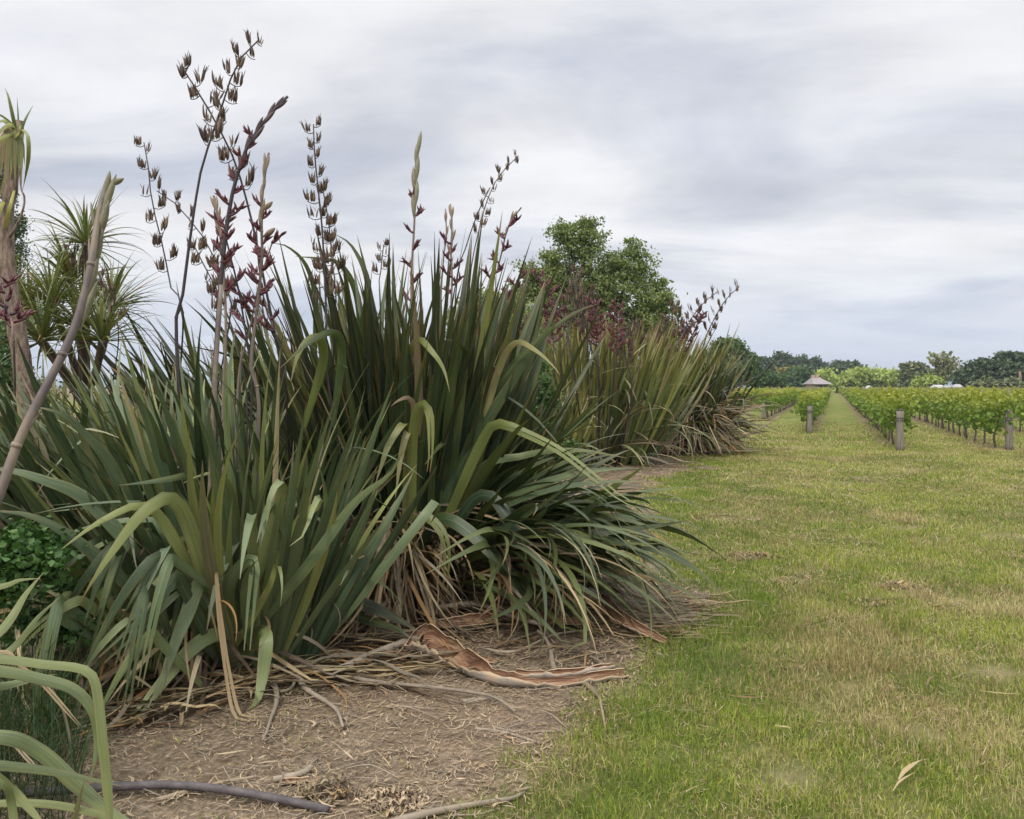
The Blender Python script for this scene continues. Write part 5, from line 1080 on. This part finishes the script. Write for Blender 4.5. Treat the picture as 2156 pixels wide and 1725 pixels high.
for i, (a, b, lb) in enumerate([((975, 1482), (1000, 1478), 'stubby grey wood piece below the curled bark'), ((1005, 1478), (1040, 1474), 'short brown wood piece right of the stubby one')]):
    stick(lb, [a, ((a[0] + b[0]) / 2, (a[1] + b[1]) / 2 + 1), b], .012, .011, None, 'stick', 'wood piece')
stick('crooked brown stick with torn bark lying in the litter at the bottom', [(575, 1648), (610, 1642), (640, 1632), (655, 1622)], .008, .009, None)

# ---------------------------------------------------------------- curled bark
def bark_mat():
    m, nt, out, bs = newmat('curled_bark'); L = nt.links.new; t, r, u, d = attrA(nt); tc = mk(nt, 'ShaderNodeTexCoord')
    cb = mk(nt, 'ShaderNodeCombineXYZ'); L(math_n(nt, 'MULTIPLY', u, 5.), cb.inputs[0]); L(math_n(nt, 'MULTIPLY', t, 2.5), cb.inputs[1]); ns = noise(nt, cb.outputs[0], 3, 6, .65); n2 = noise(nt, tc.outputs['Object'], 14, 5, .6)
    inn = ramp(nt, ns, [(.34, (.07, .035, .022)), (.5, (.25, .125, .068)), (.64, (.46, .31, .19))])
    outc = ramp(nt, n2, [(.3, (.20, .17, .14)), (.5, (.34, .30, .25)), (.7, (.44, .34, .26))])
    g = mixc(nt, d, inn, outc); e = math_n(nt, 'ABSOLUTE', math_n(nt, 'SUBTRACT', u, .5)); g = mixc(nt, mrange(nt, math_n(nt, 'ADD', e, math_n(nt, 'MULTIPLY', math_n(nt, 'SUBTRACT', n2, .5), .25)), .44, .48, 0, .8), g, (.50, .36, .22, 1))
    L(g, bs.inputs['Base Color']); bs.inputs['Roughness'].default_value = .75; bp = mk(nt, 'ShaderNodeBump'); bp.inputs['Strength'].default_value = .7; bp.inputs['Distance'].default_value = .008; L(ns, bp.inputs['Height']); L(bp.outputs[0], bs.inputs['Normal'])
    L(bs.outputs[0], out.inputs[0]); return m
M['barkcurl'] = bark_mat()
def bark(label, pts, rad, arc, face, th=.006, seg=34, nu=14, zb=None, ragged=.02):
    """a trough of bark: pts on the ground, rad(t) radius, arc(t) half angle of the shell, face(t) direction the opening points (0 = up, + = towards the camera)"""
    q = [G(a, b, 0) + Vector((0, 0, zb[i] if zb else 0)) for i, (a, b) in enumerate(pts)]; sp = catmull(q, seg); m = MB(); T, X, Y_ = frames(sp)
    for i in range(len(sp)):
        X[i] = T[i].cross(Vector((0, 0, 1))).normalized(); Y_[i] = X[i].cross(T[i])
        if X[i].y > 0: X[i] = -X[i]
    J = [[0.] * (seg + 1) for _ in (0, 1)]
    for jl in J:
        c_ = 0.
        for i in range(seg + 1): c_ = c_ * .7 + random.gauss(0, .10); jl[i] = c_
    for side in (0, 1):
        vs = []; cs = []; fs = []
        for i, p in enumerate(sp):
            t = i / seg; r = rad(t); A = arc(t); f = face(t)
            for k in range(nu + 1):
                u = k / nu; a = (u * 2 - 1) * A + math.pi + f; rr = r - (th if side == 0 else 0)
                jag = 0; A_ = A * (1 + ragged * 1.2 * math.sin(i * .31 + 1) + ragged * .5 * math.sin(i * .83)); A_ += J[0 if u < .5 else 1][i] * A * 1.1 * abs(u * 2 - 1); a = (u * 2 - 1) * A_ + math.pi + f
                # angle measured from the opening (up), turning towards the camera side
                up = Vector((0, 0, 1)); v = p + up * (r * .95) + (up * math.cos(a) + X[i] * math.sin(a)) * (rr + jag) ; v.z = max(.004, v.z); vs.append(v)
                cs.append((t, .5, u, float(side)))
        w = nu + 1
        for i in range(seg):
            for k in range(nu):
                f4 = (i * w + k, i * w + k + 1, (i + 1) * w + k + 1, (i + 1) * w + k); fs.append(f4 if side == 0 else f4[::-1])
        m.add(vs, fs, cs)
    n1 = (seg + 1) * (nu + 1); fs = []
    for i in range(seg):
        for k in (0, nu): a = i * (nu + 1) + k; b = a + nu + 1; fs.append((a, b, b + n1, a + n1))
    m.f.extend(fs)
    o = m.build('curled_bark', M['barkcurl']); tag(o, label, 'bark'); return o
lerp = lambda a, b, t: a + (b - a) * t
bark('longest curled strip of orange-brown bark, gutter shaped, ending in the grass', [(872, 1372), (905, 1380), (950, 1400), (1000, 1425), (1050, 1442), (1110, 1447), (1180, 1446), (1250, 1438), (1318, 1428)],
     lambda t: lerp(.105, .05, min(1, t * 2.0)) if t < .5 else lerp(.05, .032, (t - .5) * 2), lambda t: 1.5 + .7 * math.sin(t * 5) ** 2 * (.6 if t < .6 else .25), lambda t: lerp(.12, .32, t), seg=44, ragged=.07)
o = bark('flat torn orange bark sheet under the bent grey branch', [(905, 1338), (960, 1336), (1020, 1330), (1070, 1318), (1120, 1322), (1180, 1330), (1235, 1332)], lambda t: .05 * math.sin(.5 + t * 2.2), lambda t: 1.1 + .3 * math.sin(t * 7), lambda t: .9, ragged=.05, zb=[.05] * 7)
bark('pointed piece of reddish bark at the tips of the sprawling leaves', [(1243, 1302), (1280, 1318), (1330, 1342), (1370, 1352), (1400, 1362)], lambda t: lerp(.075, .022, t), lambda t: lerp(1.15, 1.4, t), lambda t: .6, ragged=.06, zb=[.10, .08, .05, .03, .02])
bark('second thinner curl of bark nested at the right end of the longest strip', [(1085, 1436), (1150, 1440), (1220, 1434), (1290, 1420)], lambda t: lerp(.03, .022, t), lambda t: 1.9, lambda t: .2, zb=[.02, .03, .03, .03], seg=24, nu=8)
bark('broken brown flake of bark lying among twigs below the bent branch', [(960, 1395), (1000, 1392), (1045, 1398)], lambda t: .028, lambda t: 1.2, lambda t: .3, seg=14, nu=8)
bark('upright torn flake of bark at the left end of the long curled strip', [(845, 1392), (862, 1378), (880, 1360), (905, 1352)], lambda t: .03, lambda t: 1.6, lambda t: .3, zb=[0, .02, .05, .08], seg=14, nu=8)
o = bark('small curl of pale bark in the litter near the bottom', [(592, 1652), (615, 1650), (650, 1648)], lambda t: .014, lambda t: 1.8, lambda t: .4, seg=12, nu=8)
# torn fibres on the long bark
n = 800; yy = RNG.uniform(3.0, 6.2, n); xx = RNG.uniform(-2.6, 1.6, n); k = (dirtside(xx, yy) > -.1) & (np.abs(xx) < .62 * yy) & (RNG.random(n) < .25 + vnoise(xx, yy, .4, 91)); xx, yy = xx[k], yy[k]
o = strips('fallen_gum_leaves', xx, yy, .065 * RNG.lognormal(0, .4, len(xx)), .011 * RNG.uniform(.4, 1.4, len(xx)), np.clip(RNG.normal(.55, .25, len(xx)), 0, 1), M['litter'], .03, 1.2); tag(o, 'curled pale dead leaves and bark chips strewn on the soil', 'dead leaves', kind='stuff')
n = 420; yy = RNG.uniform(3.0, 6.5, n); xx = RNG.uniform(-2.4, 1.6, n); k = (dirtside(xx, yy) > 0) & (np.abs(xx) < .62 * yy); xx, yy = xx[k], yy[k]; m_ = MB()
for a, b in zip(xx, yy):
    az = random.gauss(0, .8); l = random.uniform(.06, .30); d = Vector((math.cos(az), math.sin(az), 0)); c = Vector((a, b, .012)); r_ = random.uniform(.0015, .004)
    tube(m_, [c - d * l * .5, c + Vector((random.gauss(0, .12) * l, random.gauss(0, .12) * l, random.uniform(0, .02))), c + d * l * .5], r_, r_ * .5, 5, 5, wob=.15)
o = m_.build('fine_twigs', M['stick']); tag(o, 'thin grey and brown twigs littering the bare soil', 'twigs', kind='stuff')
# ---------------------------------------------------------------- clipping piles, loose leaves
def pile(label, c, r, n, h=.05, L=(.06, .2)):
    global mb
    mb = MB()
    for k in range(n):
        a = random.uniform(0, 6.3); rr = r * math.sqrt(random.random()); flat_leaf(c.x + math.cos(a) * rr * 1.3, c.y + math.sin(a) * rr, random.uniform(0, 6.3), random.uniform(*L), random.uniform(.006, .018), random.uniform(.01, h) * (1.2 - rr / r), random.gauss(0, .8))
    o = mb.build('clipping_pile', M['dead']); tag(o, label, 'clippings', 'small piles of dry clippings on the lawn'); return o
for (px, py), r, n, lb in [((1578, 1175), .20, 90, 'small heap of dry brown clippings, the raised one left of centre in the lawn'), ((1818, 1010), .40, 90, 'patch of pinkish dry clippings farthest away near the vineyard'), ((1890, 1238), .15, 50, 'small tuft of dry clippings right of the raised heap'),
                           ((1530, 1093), .30, 70, 'thin scatter of dry clippings left, towards the flax'), ((1830, 1272), .10, 22, 'pale shred of dry leaf heap in the middle of the lawn'), ((1690, 1224), .13, 30, 'thin straw patch just right of the raised heap'), ((2000, 1285), .14, 24, 'sparse clippings near the green clump on the right'), ((1425, 1120), .12, 20, 'whitish bits lying at the clover edge')]:
    pile(lb, G(px, py), r, n)
pile('loose pale shavings and dry leaves behind the fallen stalk', G(690, 1672), .10, 60, .06, (.04, .12))
pile('dark reddish twiggy litter beside the pale shavings', G(830, 1690), .10, 110, .04, (.02, .07)).data.materials[0] = M['litter']
def loose(label, pts, w):
    m = MB(); hand_leaf_g(m, pts, w); o = m.build('dry_leaf', M['dead']); tag(o, label, 'dry leaf', 'single dry leaves lying on the lawn')
def hand_leaf_g(m, pts, w):
    q = [G(a, b, 0) + Vector((0, 0, .045)) for a, b in pts]; sp = catmull(q, 10); W = []
    for i in range(len(sp)):
        T = (sp[min(10, i + 1)] - sp[max(0, i - 1)]).normalized(); W.append(T.cross(Vector((0, -.35, 1))).normalized())
    emit_leaf(m, sp, W, w, random.choice((.8, .9, .6)), 1., .3, taper=.4, base=.3)
for lb, pts, w in [('curled pale dry leaf in the lawn at the lower right', [(1892, 1665), (1905, 1645), (1925, 1630), (1942, 1622)], .022), ('arched straw coloured leaf standing in the lawn on the right', [(1952, 1462), (1956, 1448), (1968, 1440)], .014), ('thin straw lying across the lawn at the right edge', [(2060, 1472), (2110, 1478), (2150, 1480)], .007),
                   ('orange strip of dry leaf lying left in the lawn', [(1532, 1482), (1570, 1486), (1605, 1488)], .012), ('short tan leaf strip in the lower part of the lawn', [(1632, 1548), (1650, 1550), (1668, 1553)], .010), ('small white leaf scrap in the middle of the lawn', [(1862, 1472), (1872, 1466), (1880, 1472)], .012), ('long straw in the lawn above the lower edge', [(1680, 1542), (1710, 1558), (1745, 1580)], .005),
                   ('forked tan leaf bit by the curled leaf at the lower right', [(1880, 1690), (1895, 1668), (1925, 1650)], .010), ('curled tan leaf left of the grass edge below the curled bark', [(1190, 1468), (1196, 1482), (1200, 1500)], .018)]:
    loose(lb, pts, w)
# a distant flying insect or bird speck above the flax
print('objects', len(bpy.data.objects))
# ---------------------------------------------------------------- thin air haze
hz = bpy.data.materials.new('air_haze'); hz.use_nodes = True; nt = hz.node_tree; nt.nodes.clear()
out = mk(nt, 'ShaderNodeOutputMaterial'); pv = mk(nt, 'ShaderNodeVolumePrincipled'); pv.inputs['Color'].default_value = (.80, .87, 1., 1); pv.inputs['Density'].default_value = .00032; pv.inputs['Anisotropy'].default_value = .2
nt.links.new(pv.outputs[0], out.inputs['Volume'])
mb = MB(); boxv(mb, -1800, 2200, -320, 2650, -2.5, 60); o = mb.build('haze', hz, smooth=False); tag(o, 'thin bluish haze in the air', 'haze', kind='stuff')
